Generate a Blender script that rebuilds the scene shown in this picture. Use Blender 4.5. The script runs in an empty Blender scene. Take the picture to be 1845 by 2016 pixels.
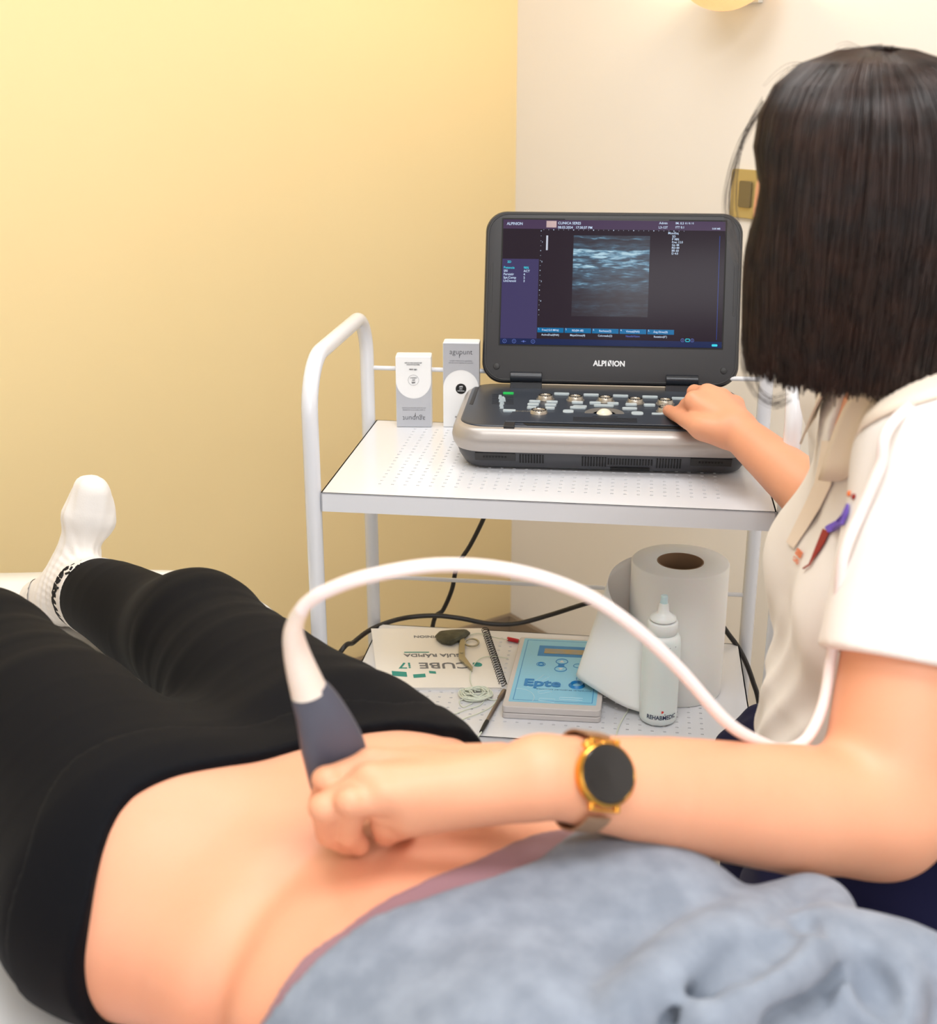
import bpy, bmesh, math, random
import numpy as np
from mathutils import Vector, Matrix, Euler

random.seed(7)
RNG = np.random.default_rng(7)
SC = bpy.context.scene
COL = SC.collection
R = math.radians

# ------------------------------------------------------------------ camera
CAM_H = 1.46
PITCH = R(19.3)
FPX = 2500.0
cam_d = bpy.data.cameras.new('camera')
cam_d.sensor_fit = 'HORIZONTAL'
cam_d.sensor_width = 36.0
cam_d.lens = FPX / 1845.0 * 36.0
cam_d.clip_start = 0.02
cam_d.dof.use_dof = True
cam_d.dof.focus_distance = 1.86
cam_d.dof.aperture_fstop = 6.6
cam = bpy.data.objects.new('camera', cam_d)
cam.location = (0, 0, CAM_H)
cam.rotation_euler = (R(90) - PITCH, 0, 0)
COL.objects.link(cam)
SC.camera = cam

# ------------------------------------------------------------------ light
world = bpy.data.worlds.new('world')
SC.world = world
world.use_nodes = True
world.node_tree.nodes['Background'].inputs[0].default_value = (0.97, 0.98, 1.0, 1)
world.node_tree.nodes['Background'].inputs[1].default_value = 0.25
SC.view_settings.view_transform = 'Standard'
SC.view_settings.look = 'None'
SC.view_settings.gamma = 1.0
SC.view_settings.use_curve_mapping = False
SC.view_settings.exposure = -0.15


def area_light(name, loc, target, size, size_y, power, color, spread=180):
    d = bpy.data.lights.new(name, 'AREA')
    d.shape = 'RECTANGLE'
    d.size = size
    d.size_y = size_y
    d.energy = power
    d.color = color
    d.spread = R(spread)
    o = bpy.data.objects.new(name, d)
    o.location = loc
    v = Vector(target) - Vector(loc)
    o.rotation_euler = v.to_track_quat('-Z', 'Y').to_euler()
    COL.objects.link(o)
    return o


# ceiling panels (their housings are built with the room) and added fill lights behind the camera
area_light('ceiling_light_main', (0.15, 0.55, 2.555), (0.15, 0.55, 0), 1.15, 0.55, 20, (0.93, 0.96, 1.0))
area_light('ceiling_light_side', (-0.35, 1.75, 2.555), (-0.35, 1.75, 0), 1.15, 0.55, 12, (0.93, 0.96, 1.0))
area_light('ceiling_fill_rear', (0.55, -0.75, 2.555), (0.55, -0.75, 0), 1.15, 0.55, 22, (0.93, 0.96, 1.0))  # unseen panel, added to light the scene from high behind the camera
area_light('fill_light_back', (0.80, -1.80, 1.50), (-0.1, 1.5, 1.0), 2.4, 1.5, 16, (0.93, 0.965, 1.0))  # frontal fill, added in front of the unseen back window
area_light('fill_light_left', (-1.3, -0.75, 1.65), (0.1, 1.2, 0.9), 1.3, 1.2, 4, (0.92, 0.96, 1.0))  # added fill for the near side, no window stands here


# ------------------------------------------------------------------ helpers
def lin(c):
    out = []
    for v in c[:3]:
        v = v / 255.0
        out.append(v / 12.92 if v <= 0.04045 else ((v + 0.055) / 1.055) ** 2.4)
    return (out[0], out[1], out[2], 1.0)


def mat(name, rgb, rough=0.5, metal=0.0, spec=0.5, sss=0.0, coat=0.0, sheen=0.0, bump=None, vary=None, emit=None, trans=0.0,
        alpha=1.0, sssr=(1.0, 0.35, 0.18), weave=None):
    m = bpy.data.materials.new(name)
    m.use_nodes = True
    nt = m.node_tree
    b = nt.nodes['Principled BSDF']
    c = lin(rgb)
    b.inputs['Base Color'].default_value = c
    b.inputs['Roughness'].default_value = rough
    b.inputs['Metallic'].default_value = metal
    b.inputs['Specular IOR Level'].default_value = spec
    b.inputs['Coat Weight'].default_value = coat
    b.inputs['Sheen Weight'].default_value = sheen
    b.inputs['Transmission Weight'].default_value = trans
    b.inputs['Alpha'].default_value = alpha
    if sss:
        b.inputs['Subsurface Weight'].default_value = sss
        b.inputs['Subsurface Radius'].default_value = sssr
        b.inputs['Subsurface Scale'].default_value = 0.012
    if emit:
        b.inputs['Emission Color'].default_value = lin(emit[0])
        b.inputs['Emission Strength'].default_value = emit[1]
    tc = nt.nodes.new('ShaderNodeTexCoord')
    if vary:     # (second colour, scale, contrast low, contrast high)
        n = nt.nodes.new('ShaderNodeTexNoise')
        n.inputs['Scale'].default_value = vary[1]
        n.inputs['Detail'].default_value = 4
        nt.links.new(tc.outputs['Object'], n.inputs['Vector'])
        r = nt.nodes.new('ShaderNodeValToRGB')
        r.color_ramp.elements[0].position = vary[2]
        r.color_ramp.elements[1].position = vary[3]
        r.color_ramp.elements[0].color = c
        r.color_ramp.elements[1].color = lin(vary[0])
        nt.links.new(n.outputs['Fac'], r.inputs['Fac'])
        nt.links.new(r.outputs['Color'], b.inputs['Base Color'])
    if bump:     # (scale, strength, distance)
        n = nt.nodes.new('ShaderNodeTexNoise')
        n.inputs['Scale'].default_value = bump[0]
        n.inputs['Detail'].default_value = 5
        nt.links.new(tc.outputs['Object'], n.inputs['Vector'])
        bp = nt.nodes.new('ShaderNodeBump')
        bp.inputs['Strength'].default_value = bump[1]
        bp.inputs['Distance'].default_value = bump[2]
        nt.links.new(n.outputs['Fac'], bp.inputs['Height'])
        nt.links.new(bp.outputs['Normal'], b.inputs['Normal'])
    return m


def link(name, me, m, parent=None, smooth=None):
    o = bpy.data.objects.new(name, me)
    COL.objects.link(o)
    if m is not None:
        for mm in (m if isinstance(m, (list, tuple)) else [m]):
            me.materials.append(mm)
    if parent is not None:
        o.parent = parent
    return o


def thing(name, label, cat, loc=(0, 0, 0), rz=0.0, group=None):
    o = bpy.data.objects.new(name, None)
    o.empty_display_size = 0.05
    o.location = loc
    o.rotation_euler = (0, 0, rz)
    COL.objects.link(o)
    o['label'] = label
    o['category'] = cat
    if group:
        o['group'] = group
    return o


def tag(o, label, cat, group=None):
    o['label'] = label
    o['category'] = cat
    if group:
        o['group'] = group
    return o


class MB:
    """collects shapes, then links them as one mesh object"""

    def __init__(self):
        self.v = []
        self.f = []
        self.mi = []
        self.cur = 0

    def add(self, vs, fs):
        n = len(self.v)
        self.v += [tuple(p) for p in vs]
        self.f += [tuple(i + n for i in f) for f in fs]
        self.mi += [self.cur] * len(fs)
        return self

    def box(self, x0, y0, z0, x1, y1, z1, mx=None):
        vs = [(x, y, z) for z in (z0, z1) for y in (y0, y1) for x in (x0, x1)]
        if mx is not None:
            vs = [mx @ Vector(p) for p in vs]
        return self.add(vs, [(0, 2, 3, 1), (4, 5, 7, 6), (0, 1, 5, 4), (2, 6, 7, 3), (0, 4, 6, 2), (1, 3, 7, 5)])

    def prism(self, pts, z0, z1, mx=None):
        n = len(pts)
        vs = [(p[0], p[1], z0) for p in pts] + [(p[0], p[1], z1) for p in pts]
        if mx is not None:
            vs = [mx @ Vector(p) for p in vs]
        fs = [tuple(range(n - 1, -1, -1)), tuple(range(n, 2 * n))]
        fs += [(i, (i + 1) % n, (i + 1) % n + n, i + n) for i in range(n)]
        return self.add(vs, fs)

    def loft(self, rings, closed=True, cap=True):
        n = len(rings[0])
        vs = [p for r in rings for p in r]
        fs = []
        for k in range(len(rings) - 1):
            a, b = k * n, (k + 1) * n
            for i in range(n if closed else n - 1):
                j = (i + 1) % n
                fs.append((a + i, a + j, b + j, b + i))
        if cap and closed:
            fs.append(tuple(range(n - 1, -1, -1)))
            fs.append(tuple(range((len(rings) - 1) * n, len(rings) * n)))
        return self.add(vs, fs)

    def lathe(self, prof, n=32, mx=None, cap=True):
        rings = []
        for r, z in prof:
            ring = [Vector((r * math.cos(2 * math.pi * i / n), r * math.sin(2 * math.pi * i / n), z)) for i in range(n)]
            if mx is not None:
                ring = [mx @ p for p in ring]
            rings.append(ring)
        return self.loft(rings, True, cap)

    def tube(self, pts, r, n=12, smooth=0, cap=True, flat=1.0):
        pts = [Vector(p) for p in pts]
        if smooth:
            pts = spline(pts, smooth)
        rs = r if isinstance(r, (list, tuple)) else None
        up = None
        rings = []
        for i, p in enumerate(pts):
            t = (pts[min(i + 1, len(pts) - 1)] - pts[max(i - 1, 0)])
            if t.length < 1e-9:
                t = Vector((0, 0, 1))
            t.normalize()
            if up is None:
                up = Vector((0, 0, 1)) if abs(t.z) < 0.9 else Vector((0, 1, 0))
            a = t.cross(up)
            a.normalize()
            b = a.cross(t)
            b.normalize()
            up = b
            if rs:
                u = i / (len(pts) - 1) * (len(rs) - 1)
                k = min(int(u), len(rs) - 2)
                rr = rs[k] + (rs[k + 1] - rs[k]) * (u - k)
            else:
                rr = r
            rings.append([p + a * (rr * flat * math.cos(2 * math.pi * q / n)) + b * (rr * math.sin(2 * math.pi * q / n)) for q in range(n)])
        return self.loft(rings, True, cap)

    def build(self, name, m, parent=None, smooth=True, bevel=0.0, seg=2, angle=35, kind=None, label=None):
        me = bpy.data.meshes.new(name)
        me.from_pydata([tuple(p) for p in self.v], [], self.f)
        me.validate()
        me.update()
        bm = bmesh.new()
        bm.from_mesh(me)
        bmesh.ops.recalc_face_normals(bm, faces=bm.faces)
        bm.to_mesh(me)
        bm.free()
        o = link(name, me, m, parent)
        if len(self.mi) == len(me.polygons) and max(self.mi, default=0) > 0:
            me.polygons.foreach_set('material_index', self.mi)
        if smooth:
            me.shade_smooth()
            me.set_sharp_from_angle(angle=R(angle))
        if bevel:
            md = o.modifiers.new('bevel', 'BEVEL')
            md.width = bevel
            md.segments = seg
            md.limit_method = 'ANGLE'
            md.angle_limit = R(40)
            md.harden_normals = True
        if kind:
            o['kind'] = kind
        if label:
            o['label'] = label
        return o


def spline(pts, sub):
    out = []
    n = len(pts)
    for i in range(n - 1):
        p0 = pts[max(i - 1, 0)]
        p1 = pts[i]
        p2 = pts[i + 1]
        p3 = pts[min(i + 2, n - 1)]
        for k in range(sub):
            t = k / sub
            t2, t3 = t * t, t * t * t
            out.append(0.5 * ((2 * p1) + (p2 - p0) * t + (2 * p0 - 5 * p1 + 4 * p2 - p3) * t2 + (3 * p1 - p0 - 3 * p2 + p3) * t3))
    out.append(pts[-1])
    return out


def rrect(w, h, r, n=6, cx=0.0, cy=0.0):
    out = []
    for (sx, sy, a0) in ((1, 1, 0), (-1, 1, 90), (-1, -1, 180), (1, -1, 270)):
        for k in range(n + 1):
            a = R(a0 + 90 * k / n)
            out.append((cx + sx * (w / 2 - r) + r * math.cos(a), cy + sy * (h / 2 - r) + r * math.sin(a)))
    return out


def disc(r, n=24, cx=0.0, cy=0.0):
    return [(cx + r * math.cos(2 * math.pi * i / n), cy + r * math.sin(2 * math.pi * i / n)) for i in range(n)]


def text_mesh(items, name, m, parent, mx, thick=0.0002, shear=0.0, kind=None):
    """items: (string, x, y, size[, align[, xscale]]) laid out on the plane of matrix mx; one mesh"""
    V, Fc = [], []
    for it in items:
        s, x, y, size = it[:4]
        al = it[4] if len(it) > 4 else 'LEFT'
        xs = it[5] if len(it) > 5 else 1.0
        cu = bpy.data.curves.new('lettering', 'FONT')
        cu.body = s
        cu.size = size
        cu.align_x = al
        cu.extrude = thick
        cu.offset = size * (it[6] if len(it) > 6 else 0.012)
        cu.resolution_u = 3
        cu.shear = shear
        o = bpy.data.objects.new('lettering', cu)
        COL.objects.link(o)
        dg = bpy.context.evaluated_depsgraph_get()
        me = bpy.data.meshes.new_from_object(o.evaluated_get(dg))
        n = len(V)
        for v in me.vertices:
            V.append(tuple(mx @ Vector((x + v.co.x * xs, y + v.co.y, v.co.z))))
        for p in me.polygons:
            Fc.append(tuple(i + n for i in p.vertices))
        bpy.data.objects.remove(o)
        bpy.data.curves.remove(cu)
        bpy.data.meshes.remove(me)
    me = bpy.data.meshes.new(name)
    me.from_pydata(V, [], Fc)
    me.update()
    return link(name, me, m, parent)


# ---- where a picture ray meets a level plane of the room (used to read real positions off the photograph)
def W(px, py, z=None, Y=None, D=None):
    a = (px - 922.5) / FPX
    b = (py - 1008) / FPX
    dx, dy, dz = a, math.cos(PITCH) - b * math.sin(PITCH), -math.sin(PITCH) - b * math.cos(PITCH)
    t = (z - CAM_H) / dz if z is not None else (Y / dy if Y is not None else D)
    return Vector((dx * t, dy * t, CAM_H + dz * t))


# ---- implicit surfaces -> one continuous mesh
def smin(a, b, k):
    h = np.clip(0.5 + 0.5 * (b - a) / k, 0, 1)
    return b + (a - b) * h - k * h * (1 - h)


def smax(a, b, k):
    return -smin(-a, -b, k)


def cone(p, a, b, ra, rb, flat=None):
    a = np.array(a, np.float32)
    b = np.array(b, np.float32)
    ab = b - a
    q = p - a
    t = np.clip((q @ ab) / float(ab @ ab), 0, 1)
    c = q - t[:, None] * ab
    if flat is not None:      # squash direction and factor
        ax, s = np.array(flat[0], np.float32), flat[1]
        ax = ax / np.linalg.norm(ax)
        c = c + (c @ ax)[:, None] * ax * (1.0 / s - 1.0)
    return np.sqrt((c * c).sum(1)) - (ra + (rb - ra) * t)


def chain(p, pts, rs, k=0.01, flat=None):
    d = None
    for i in range(len(pts) - 1):
        c = cone(p, pts[i], pts[i + 1], rs[i], rs[i + 1], flat)
        d = c if d is None else smin(d, c, k)
    return d


def ell(p, c, r, M=None):
    q = p - np.array(c, np.float32)
    if M is not None:
        q = q @ np.array(M, np.float32)      # columns = axes
    r = np.array(r, np.float32)
    k0 = np.sqrt(((q / r) ** 2).sum(1))
    k1 = np.sqrt(((q / (r * r)) ** 2).sum(1))
    return k0 * (k0 - 1.0) / np.maximum(k1, 1e-6)


def axes(x, up=(0, 0, 1)):
    x = np.array(x, float)
    x /= np.linalg.norm(x)
    up = np.array(up, float)
    y = np.cross(up, x)
    y /= np.linalg.norm(y)
    z = np.cross(x, y)
    return np.stack([x, y, z], 1).astype(np.float32)


def loftd(s, y, z, S, Wd, T, B, n=2.3):
    """distance to a body of changing cross-section: half width Wd, top T, bottom B at stations S"""
    w = np.interp(s, S, Wd)
    t = np.interp(s, S, T)
    b = np.interp(s, S, B)
    c = (t + b) / 2
    h = np.maximum((t - b) / 2, 1e-3)
    q = (np.abs(y / w) ** n + np.abs((z - c) / h) ** n) ** (1.0 / n)
    return (q - 1) * np.minimum(w, h)


def surface(f, lo, hi, h):
    """surface nets of f<0 on a block-sparse grid; returns verts, quads"""
    lo = np.array(lo, np.float64)
    n = np.ceil((np.array(hi) - lo) / h).astype(int)
    B = 8
    n = ((n + B - 1) // B) * B
    nb = n // B
    g = np.stack(np.meshgrid(*[np.arange(k) for k in nb], indexing='ij'), -1).reshape(-1, 3)
    cen = (lo + (g * B + B / 2) * h).astype(np.float32)
    dc = f(cen)
    val = np.repeat(np.repeat(np.repeat(dc.reshape(nb), B, 0), B, 1), B, 2).astype(np.float32)
    act = np.abs(dc) < h * B * 0.87 * 1.9 + 0.004
    off = np.stack(np.meshgrid(*[np.arange(B)] * 3, indexing='ij'), -1).reshape(-1, 3)
    ga = g[act]
    key = (ga[:, 0] // 4) * 1000000 + (ga[:, 1] // 4) * 1000 + ga[:, 2] // 4
    ga = ga[np.argsort(key, kind='stable')]
    for s in range(0, len(ga), 64):
        idx = (ga[s:s + 64][:, None, :] * B + off[None]).reshape(-1, 3)
        d = f((lo + idx * h).astype(np.float32))
        val[idx[:, 0], idx[:, 1], idx[:, 2]] = d
    ins = val < 0
    cnt = np.zeros(n - 1, np.int8)
    for dx in (0, 1):
        for dy in (0, 1):
            for dz in (0, 1):
                cnt += ins[dx:n[0] - 1 + dx, dy:n[1] - 1 + dy, dz:n[2] - 1 + dz]
    cells = np.argwhere((cnt > 0) & (cnt < 8))
    vid = -np.ones(n - 1, np.int64)
    vid[cells[:, 0], cells[:, 1], cells[:, 2]] = np.arange(len(cells))
    acc = np.zeros((len(cells), 3))
    num = np.zeros(len(cells))
    corners = [(a, b, c) for a in (0, 1) for b in (0, 1) for c in (0, 1)]
    for a in corners:
        for ax in range(3):
            if a[ax]:
                continue
            b = list(a)
            b[ax] = 1
            va = val[cells[:, 0] + a[0], cells[:, 1] + a[1], cells[:, 2] + a[2]]
            vb = val[cells[:, 0] + b[0], cells[:, 1] + b[1], cells[:, 2] + b[2]]
            cr = (va < 0) != (vb < 0)
            t = np.where(cr, va / np.where(cr, va - vb, 1), 0)
            pos = np.tile(np.array(a, float), (len(cells), 1))
            pos[:, ax] += t
            acc[cr] += pos[cr]
            num[cr] += 1
    verts = lo + (cells + acc / num[:, None]) * h
    quads = []
    for ax in range(3):
        u, v = (ax + 1) % 3, (ax + 2) % 3
        sl0 = [slice(1, n[i] - 1) for i in range(3)]
        sl1 = list(sl0)
        sl0[ax] = slice(0, n[ax] - 1)
        sl1[ax] = slice(1, n[ax])
        A = ins[tuple(sl0)]
        Bv = ins[tuple(sl1)]
        e = np.argwhere(A != Bv)
        base = e + 1
        base[:, ax] -= 1
        flip = A[e[:, 0], e[:, 1], e[:, 2]]
        q = []
        for (du, dv) in ((1, 1), (0, 1), (0, 0), (1, 0)):
            c = base.copy()
            c[:, u] -= du
            c[:, v] -= dv
            q.append(vid[c[:, 0], c[:, 1], c[:, 2]])
        q = np.stack(q, 1)
        q[~flip] = q[~flip][:, ::-1]
        quads.append(q)
    quads = np.concatenate(quads)
    quads = quads[(quads >= 0).all(1)]
    return verts, quads


class Body:
    """smooth union of limbs; a limb is only evaluated where it can matter"""

    def __init__(self):
        self.items = []

    def add(self, fn, lo, hi, k=0.01):
        self.items.append((fn, np.array(lo, np.float32), np.array(hi, np.float32), k))
        return self

    def cone(self, a, b, ra, rb, k=0.01, flat=None):
        m = max(ra, rb) * 1.5
        a, b = np.array(a, float), np.array(b, float)
        return self.add(lambda p: cone(p, a, b, ra, rb, flat), np.minimum(a, b) - m, np.maximum(a, b) + m, k)

    def chain(self, pts, rs, k=0.008, flat=None):
        P = [Vector(tuple(float(c) for c in p)) for p in pts]
        n = len(P)
        if n > 2:
            sub = 4
            Q = spline(P, sub)
            rr = [float(v) for v in np.interp(np.arange(len(Q)) / sub, np.arange(n), rs)]
        else:
            Q, rr = P, list(rs)
        Q = [np.array(q) for q in Q]
        A = np.array(Q)
        m = max(rr) * 1.5

        def fn(p):
            d = cone(p, Q[0], Q[1], rr[0], rr[1], flat)
            for i in range(1, len(Q) - 1):
                d = np.minimum(d, cone(p, Q[i], Q[i + 1], rr[i], rr[i + 1], flat))
            return d
        return self.add(fn, A.min(0) - m, A.max(0) + m, k)

    def ell(self, c, r, M=None, k=0.01):
        c = np.array(c, float)
        m = max(r)
        return self.add(lambda p: ell(p, c, r, M), c - m, c + m, k)

    def __call__(self, p):
        lo, hi = p.min(0), p.max(0)
        d = np.full(len(p), 0.06, np.float32)
        big = (hi - lo).max() > 0.5
        if big:
            d[:] = 9
        mar = 0.05
        for fn, l, h, k in self.items:
            if not big and ((l - mar > hi).any() or (h + mar < lo).any()):
                continue
            d = smin(d, fn(p), k)
        return d


def relax(v, q, it=2, lam=0.5):
    for _ in range(it):
        acc = np.zeros_like(v)
        num = np.zeros(len(v))
        for a, b in ((0, 1), (1, 2), (2, 3), (3, 0)):
            np.add.at(acc, q[:, a], v[q[:, b]])
            np.add.at(acc, q[:, b], v[q[:, a]])
            np.add.at(num, q[:, a], 1)
            np.add.at(num, q[:, b], 1)
        v = v + lam * (acc / np.maximum(num, 1)[:, None] - v)
    return v


def sdf_object(name, f, lo, hi, h, m, parent=None, relax_it=2, off=(0, 0, 0), face_mat=None, label=None):
    v, q = surface(f, lo, hi, h)
    v = relax(v, q, relax_it)
    me = bpy.data.meshes.new(name)
    vv = v - np.array(off)
    me.vertices.add(len(vv))
    me.vertices.foreach_set('co', vv.astype(np.float32).ravel())
    me.loops.add(len(q) * 4)
    me.loops.foreach_set('vertex_index', q.astype(np.int32).ravel())
    me.polygons.add(len(q))
    me.polygons.foreach_set('loop_start', np.arange(0, len(q) * 4, 4, dtype=np.int32))
    me.update(calc_edges=True)
    me.validate()
    me.shade_smooth()
    o = link(name, me, m, parent)
    if face_mat is not None:
        cen = v[q].mean(1)
        me.polygons.foreach_set('material_index', face_mat(cen).astype(np.int32))
    if label:
        o['label'] = label
    return o


def A_(v):
    return np.array(v, float)


def hit(px, py, f, t0=0.6, t1=3.0):
    """where a viewing ray meets a surface: used to find the real place of seams and prints on cloth"""
    a = (px - 922.5) / FPX
    b_ = (py - 1008) / FPX
    d = A_((a, math.cos(PITCH) - b_ * math.sin(PITCH), -math.sin(PITCH) - b_ * math.cos(PITCH)))
    d /= np.linalg.norm(d)
    o_ = A_((0, 0, CAM_H))
    t = t0
    for _ in range(160):
        v = float(f((o_ + d * t)[None].astype(np.float32))[0])
        if v < 0.0006:
            break
        t += max(v * 0.7, 0.0006)
        if t > t1:
            return None
    p = o_ + d * t
    e = 0.002
    g_ = A_([float(f((p + A_(k) * e)[None].astype(np.float32))[0] - f((p - A_(k) * e)[None].astype(np.float32))[0]) for k in ((1, 0, 0), (0, 1, 0), (0, 0, 1))])
    n = g_ / max(np.linalg.norm(g_), 1e-9)
    return p, n


# ------------------------------------------------------------------ the room
A1 = Vector((math.cos(R(215)), math.sin(R(215)), 0))     # along the yellow wall
A2 = Vector((math.cos(R(305)), math.sin(R(305)), 0))     # along the cream wall
CORNER = Vector((0.1135, 3.146, 0))
LW1, LW2, CEIL = 4.2, 4.6, 2.6

M_yellow = mat('yellow_wall_paint', (243, 218, 164), 0.42, spec=0.35, bump=(90, 0.06, 0.001), vary=((245, 221, 168), 1.2, 0.3, 0.7))
M_cream = mat('cream_wall_paint', (242, 236, 230), 0.6, spec=0.3, bump=(120, 0.05, 0.001))
M_ceiling = mat('ceiling_paint', (244, 242, 236), 0.8)
M_base = mat('taupe_baseboard', (150, 132, 112), 0.4)
M_floor = mat('floor_tile', (214, 209, 202), 0.35, vary=((200, 194, 185), 3.0, 0.3, 0.7))


def wall_prism(name, a, b, nrm, m, thick=0.12, z0=0.0, z1=CEIL):
    a, b = Vector(a), Vector(b)
    mb = MB()
    mb.prism([(a.x, a.y), (b.x, b.y), (b.x + nrm.x * thick, b.y + nrm.y * thick), (a.x + nrm.x * thick, a.y + nrm.y * thick)], z0, z1)
    return mb.build(name, m, smooth=False, kind='structure')


P_l = CORNER + A1 * LW1
P_r = CORNER + A2 * LW2
P_n = CORNER + A1 * LW1 + A2 * LW2
wall_prism('wall_left', CORNER, P_l, -A2, M_yellow)
wall_prism('wall_right', CORNER - A1 * 0.0 - A2 * 0.12, P_r + A2 * 0.12, -A1, M_cream)
wall_prism('wall_near', P_l - A1 * 0.0, P_n, A1, M_cream)
wall_prism('wall_back', P_r + A1 * -0.0, P_n + A1 * 0.12, A2, M_cream)
mb = MB()
mb.prism([tuple((CORNER - (A1 + A2) * 0.12).xy), tuple((P_l + (A1 - A2) * 0.12).xy), tuple((P_n + (A1 + A2) * 0.12).xy),
          tuple((P_r + (A2 - A1) * 0.12).xy)], -0.1, 0.0)
mb.build('floor', M_floor, smooth=False, kind='structure')
mb = MB()
mb.prism([tuple((CORNER - (A1 + A2) * 0.12).xy), tuple((P_l + (A1 - A2) * 0.12).xy), tuple((P_n + (A1 + A2) * 0.12).xy),
          tuple((P_r + (A2 - A1) * 0.12).xy)], CEIL, CEIL + 0.1)
mb.build('ceiling', M_ceiling, smooth=False, kind='structure')
wall_prism('baseboard_left', CORNER, P_l, A2, M_base, 0.014, 0, 0.07)
wall_prism('baseboard_right', CORNER + A2 * 0.014, P_r, A1, M_base, 0.014, 0, 0.07)

# unseen window added to the back wall, to go with the frontal fill light
wc0 = CORNER + A1 * 2.3 + A2 * (LW2 - 0.001)
M_pane = mat('added_window_pane', (240, 246, 255), 0.1, emit=((235, 242, 255), 1.2))
mwn = Matrix.Translation((wc0.x, wc0.y, 1.5)) @ Matrix.Rotation(math.atan2(A1.y, A1.x), 4, 'Z') @ Matrix.Rotation(R(90), 4, 'X')
b = MB()
for (x0, y0, x1, y1) in ((-1.25, -0.80, 1.25, -0.74), (-1.25, 0.74, 1.25, 0.80), (-1.25, -0.74, -1.19, 0.74), (1.19, -0.74, 1.25, 0.74), (-0.03, -0.74, 0.03, 0.74)):
    b.box(x0, y0, -0.03, x1, y1, 0.03, mwn)
wfr = b.build('added_window_1', mat('added_window_frame_white', (235, 235, 232), 0.4), smooth=False, kind='structure')
b = MB()
b.box(-1.19, -0.74, -0.008, 1.19, 0.74, 0.008, mwn)
b.build('pane', M_pane, wfr, smooth=False)

M_lampmetal = mat('lamp_housing_white', (236, 236, 232), 0.4)
M_diff = mat('lamp_diffuser', (255, 250, 240), 0.5, emit=((255, 248, 238), 2.0))
for (x, y, lab) in ((0.15, 0.55, 'white ceiling panel light over the treatment table'), (-0.35, 1.75, 'white ceiling panel light nearer the yellow wall'),
                    (0.55, -0.75, 'added unseen white ceiling panel light at the near end of the room')):  # this last panel is added as housing for the rear fill
    t = thing('ceiling_light', lab, 'ceiling light', (x, y, CEIL), 0, 'ceiling panel lights')
    b = MB()
    b.box(-0.62, -0.32, -0.035, 0.62, -0.29, 0.0)
    b.box(-0.62, 0.29, -0.035, 0.62, 0.32, 0.0)
    b.box(-0.62, -0.29, -0.035, -0.59, 0.29, 0.0)
    b.box(0.59, -0.29, -0.035, 0.62, 0.29, 0.0)
    b.build('frame', M_lampmetal, t, smooth=False)
    b = MB()
    b.box(-0.59, -0.29, -0.025, 0.59, 0.29, -0.018)
    b.build('diffuser', M_diff, t, smooth=False)

# warm wall lamp whose lower bowl just enters the picture at the top
wl = W(1430, 4, Y=2.42)
s_ = (Vector((wl.x, wl.y, 0)) - CORNER)
u_ = s_.dot(A2)
lamp_at = CORNER + A2 * 1.05
k_ = None
t_ = thing('wall_lamp', 'cream bowl wall lamp high on the cream wall, only its lower rim in view', 'wall lamp', (0, 0, 0))
# solve where the viewing ray of the rim meets the cream wall
a_ = (1425 - 922.5) / FPX
b_ = (-30 - 1008) / FPX
dv = Vector((a_, math.cos(PITCH) - b_ * math.sin(PITCH), -math.sin(PITCH) - b_ * math.cos(PITCH)))
nn = A1
tt = (CORNER.dot(nn) + 0.075 - 0.0) / dv.dot(nn) if abs(dv.dot(nn)) > 1e-6 else 2.8
rim = Vector((0, 0, CAM_H)) + dv * tt
t_.location = rim
M_shade = mat('lamp_shade_cream', (250, 214, 150), 0.5, sss=0.3, emit=((255, 214, 150), 0.55))
b = MB()
mxl = Matrix.Rotation(math.atan2(A1.y, A1.x), 4, 'Z')
prof = []
for k in range(13):
    a = k / 12 * math.pi / 2
    prof.append((0.085 * math.sin(a) + 0.001, -0.075 * math.cos(a) + 0.03))
b.lathe(prof + [(0.081, 0.03), (0.076, 0.02), (0.05, -0.015), (0.001, -0.035)], 32, Matrix.Identity(4), cap=False)
b.build('lamp_shade', M_shade, t_)
b = MB()
b.box(-0.0749, -0.03, -0.03, -0.062, 0.03, 0.05, mxl)
b.box(-0.07, -0.008, -0.01, -0.02, 0.008, 0.01, mxl)
b.build('wall_bracket', M_lampmetal, t_, bevel=0.002)
pl = bpy.data.lights.new('wall_lamp_bulb', 'POINT')
pl.energy = 4.5
pl.color = (1.0, 0.78, 0.45)
pl.shadow_soft_size = 0.03
po = bpy.data.objects.new('wall_lamp_bulb', pl)
po.location = (0, 0, 0.07)
po.parent = t_
COL.objects.link(po)

# light switch on the cream wall, beside the hair
a_ = (1475 - 922.5) / FPX
b_ = (382 - 1008) / FPX
dv = Vector((a_, math.cos(PITCH) - b_ * math.sin(PITCH), -math.sin(PITCH) - b_ * math.cos(PITCH)))
tt = CORNER.dot(nn) / dv.dot(nn)
sw = Vector((0, 0, CAM_H)) + dv * tt
t_ = thing('light_switch', 'old brass coloured light switch plate on the cream wall beside the dark hair', 'light switch', sw, math.atan2(A1.y, A1.x))
M_brass = mat('aged_brass_plate', (196, 176, 120), 0.35, metal=0.5)
M_swhite = mat('switch_rocker', (120, 104, 70), 0.35)
b = MB()
ms = Matrix.Rotation(R(90), 4, 'Y')
b.prism(rrect(0.092, 0.084, 0.006), 0.0, 0.008, ms)
b.build('plate', M_brass, t_, bevel=0.0015)
b = MB()
b.prism(rrect(0.05, 0.03, 0.004), 0.0082, 0.014, ms)
b.build('rocker', M_swhite, t_, bevel=0.001)


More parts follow.
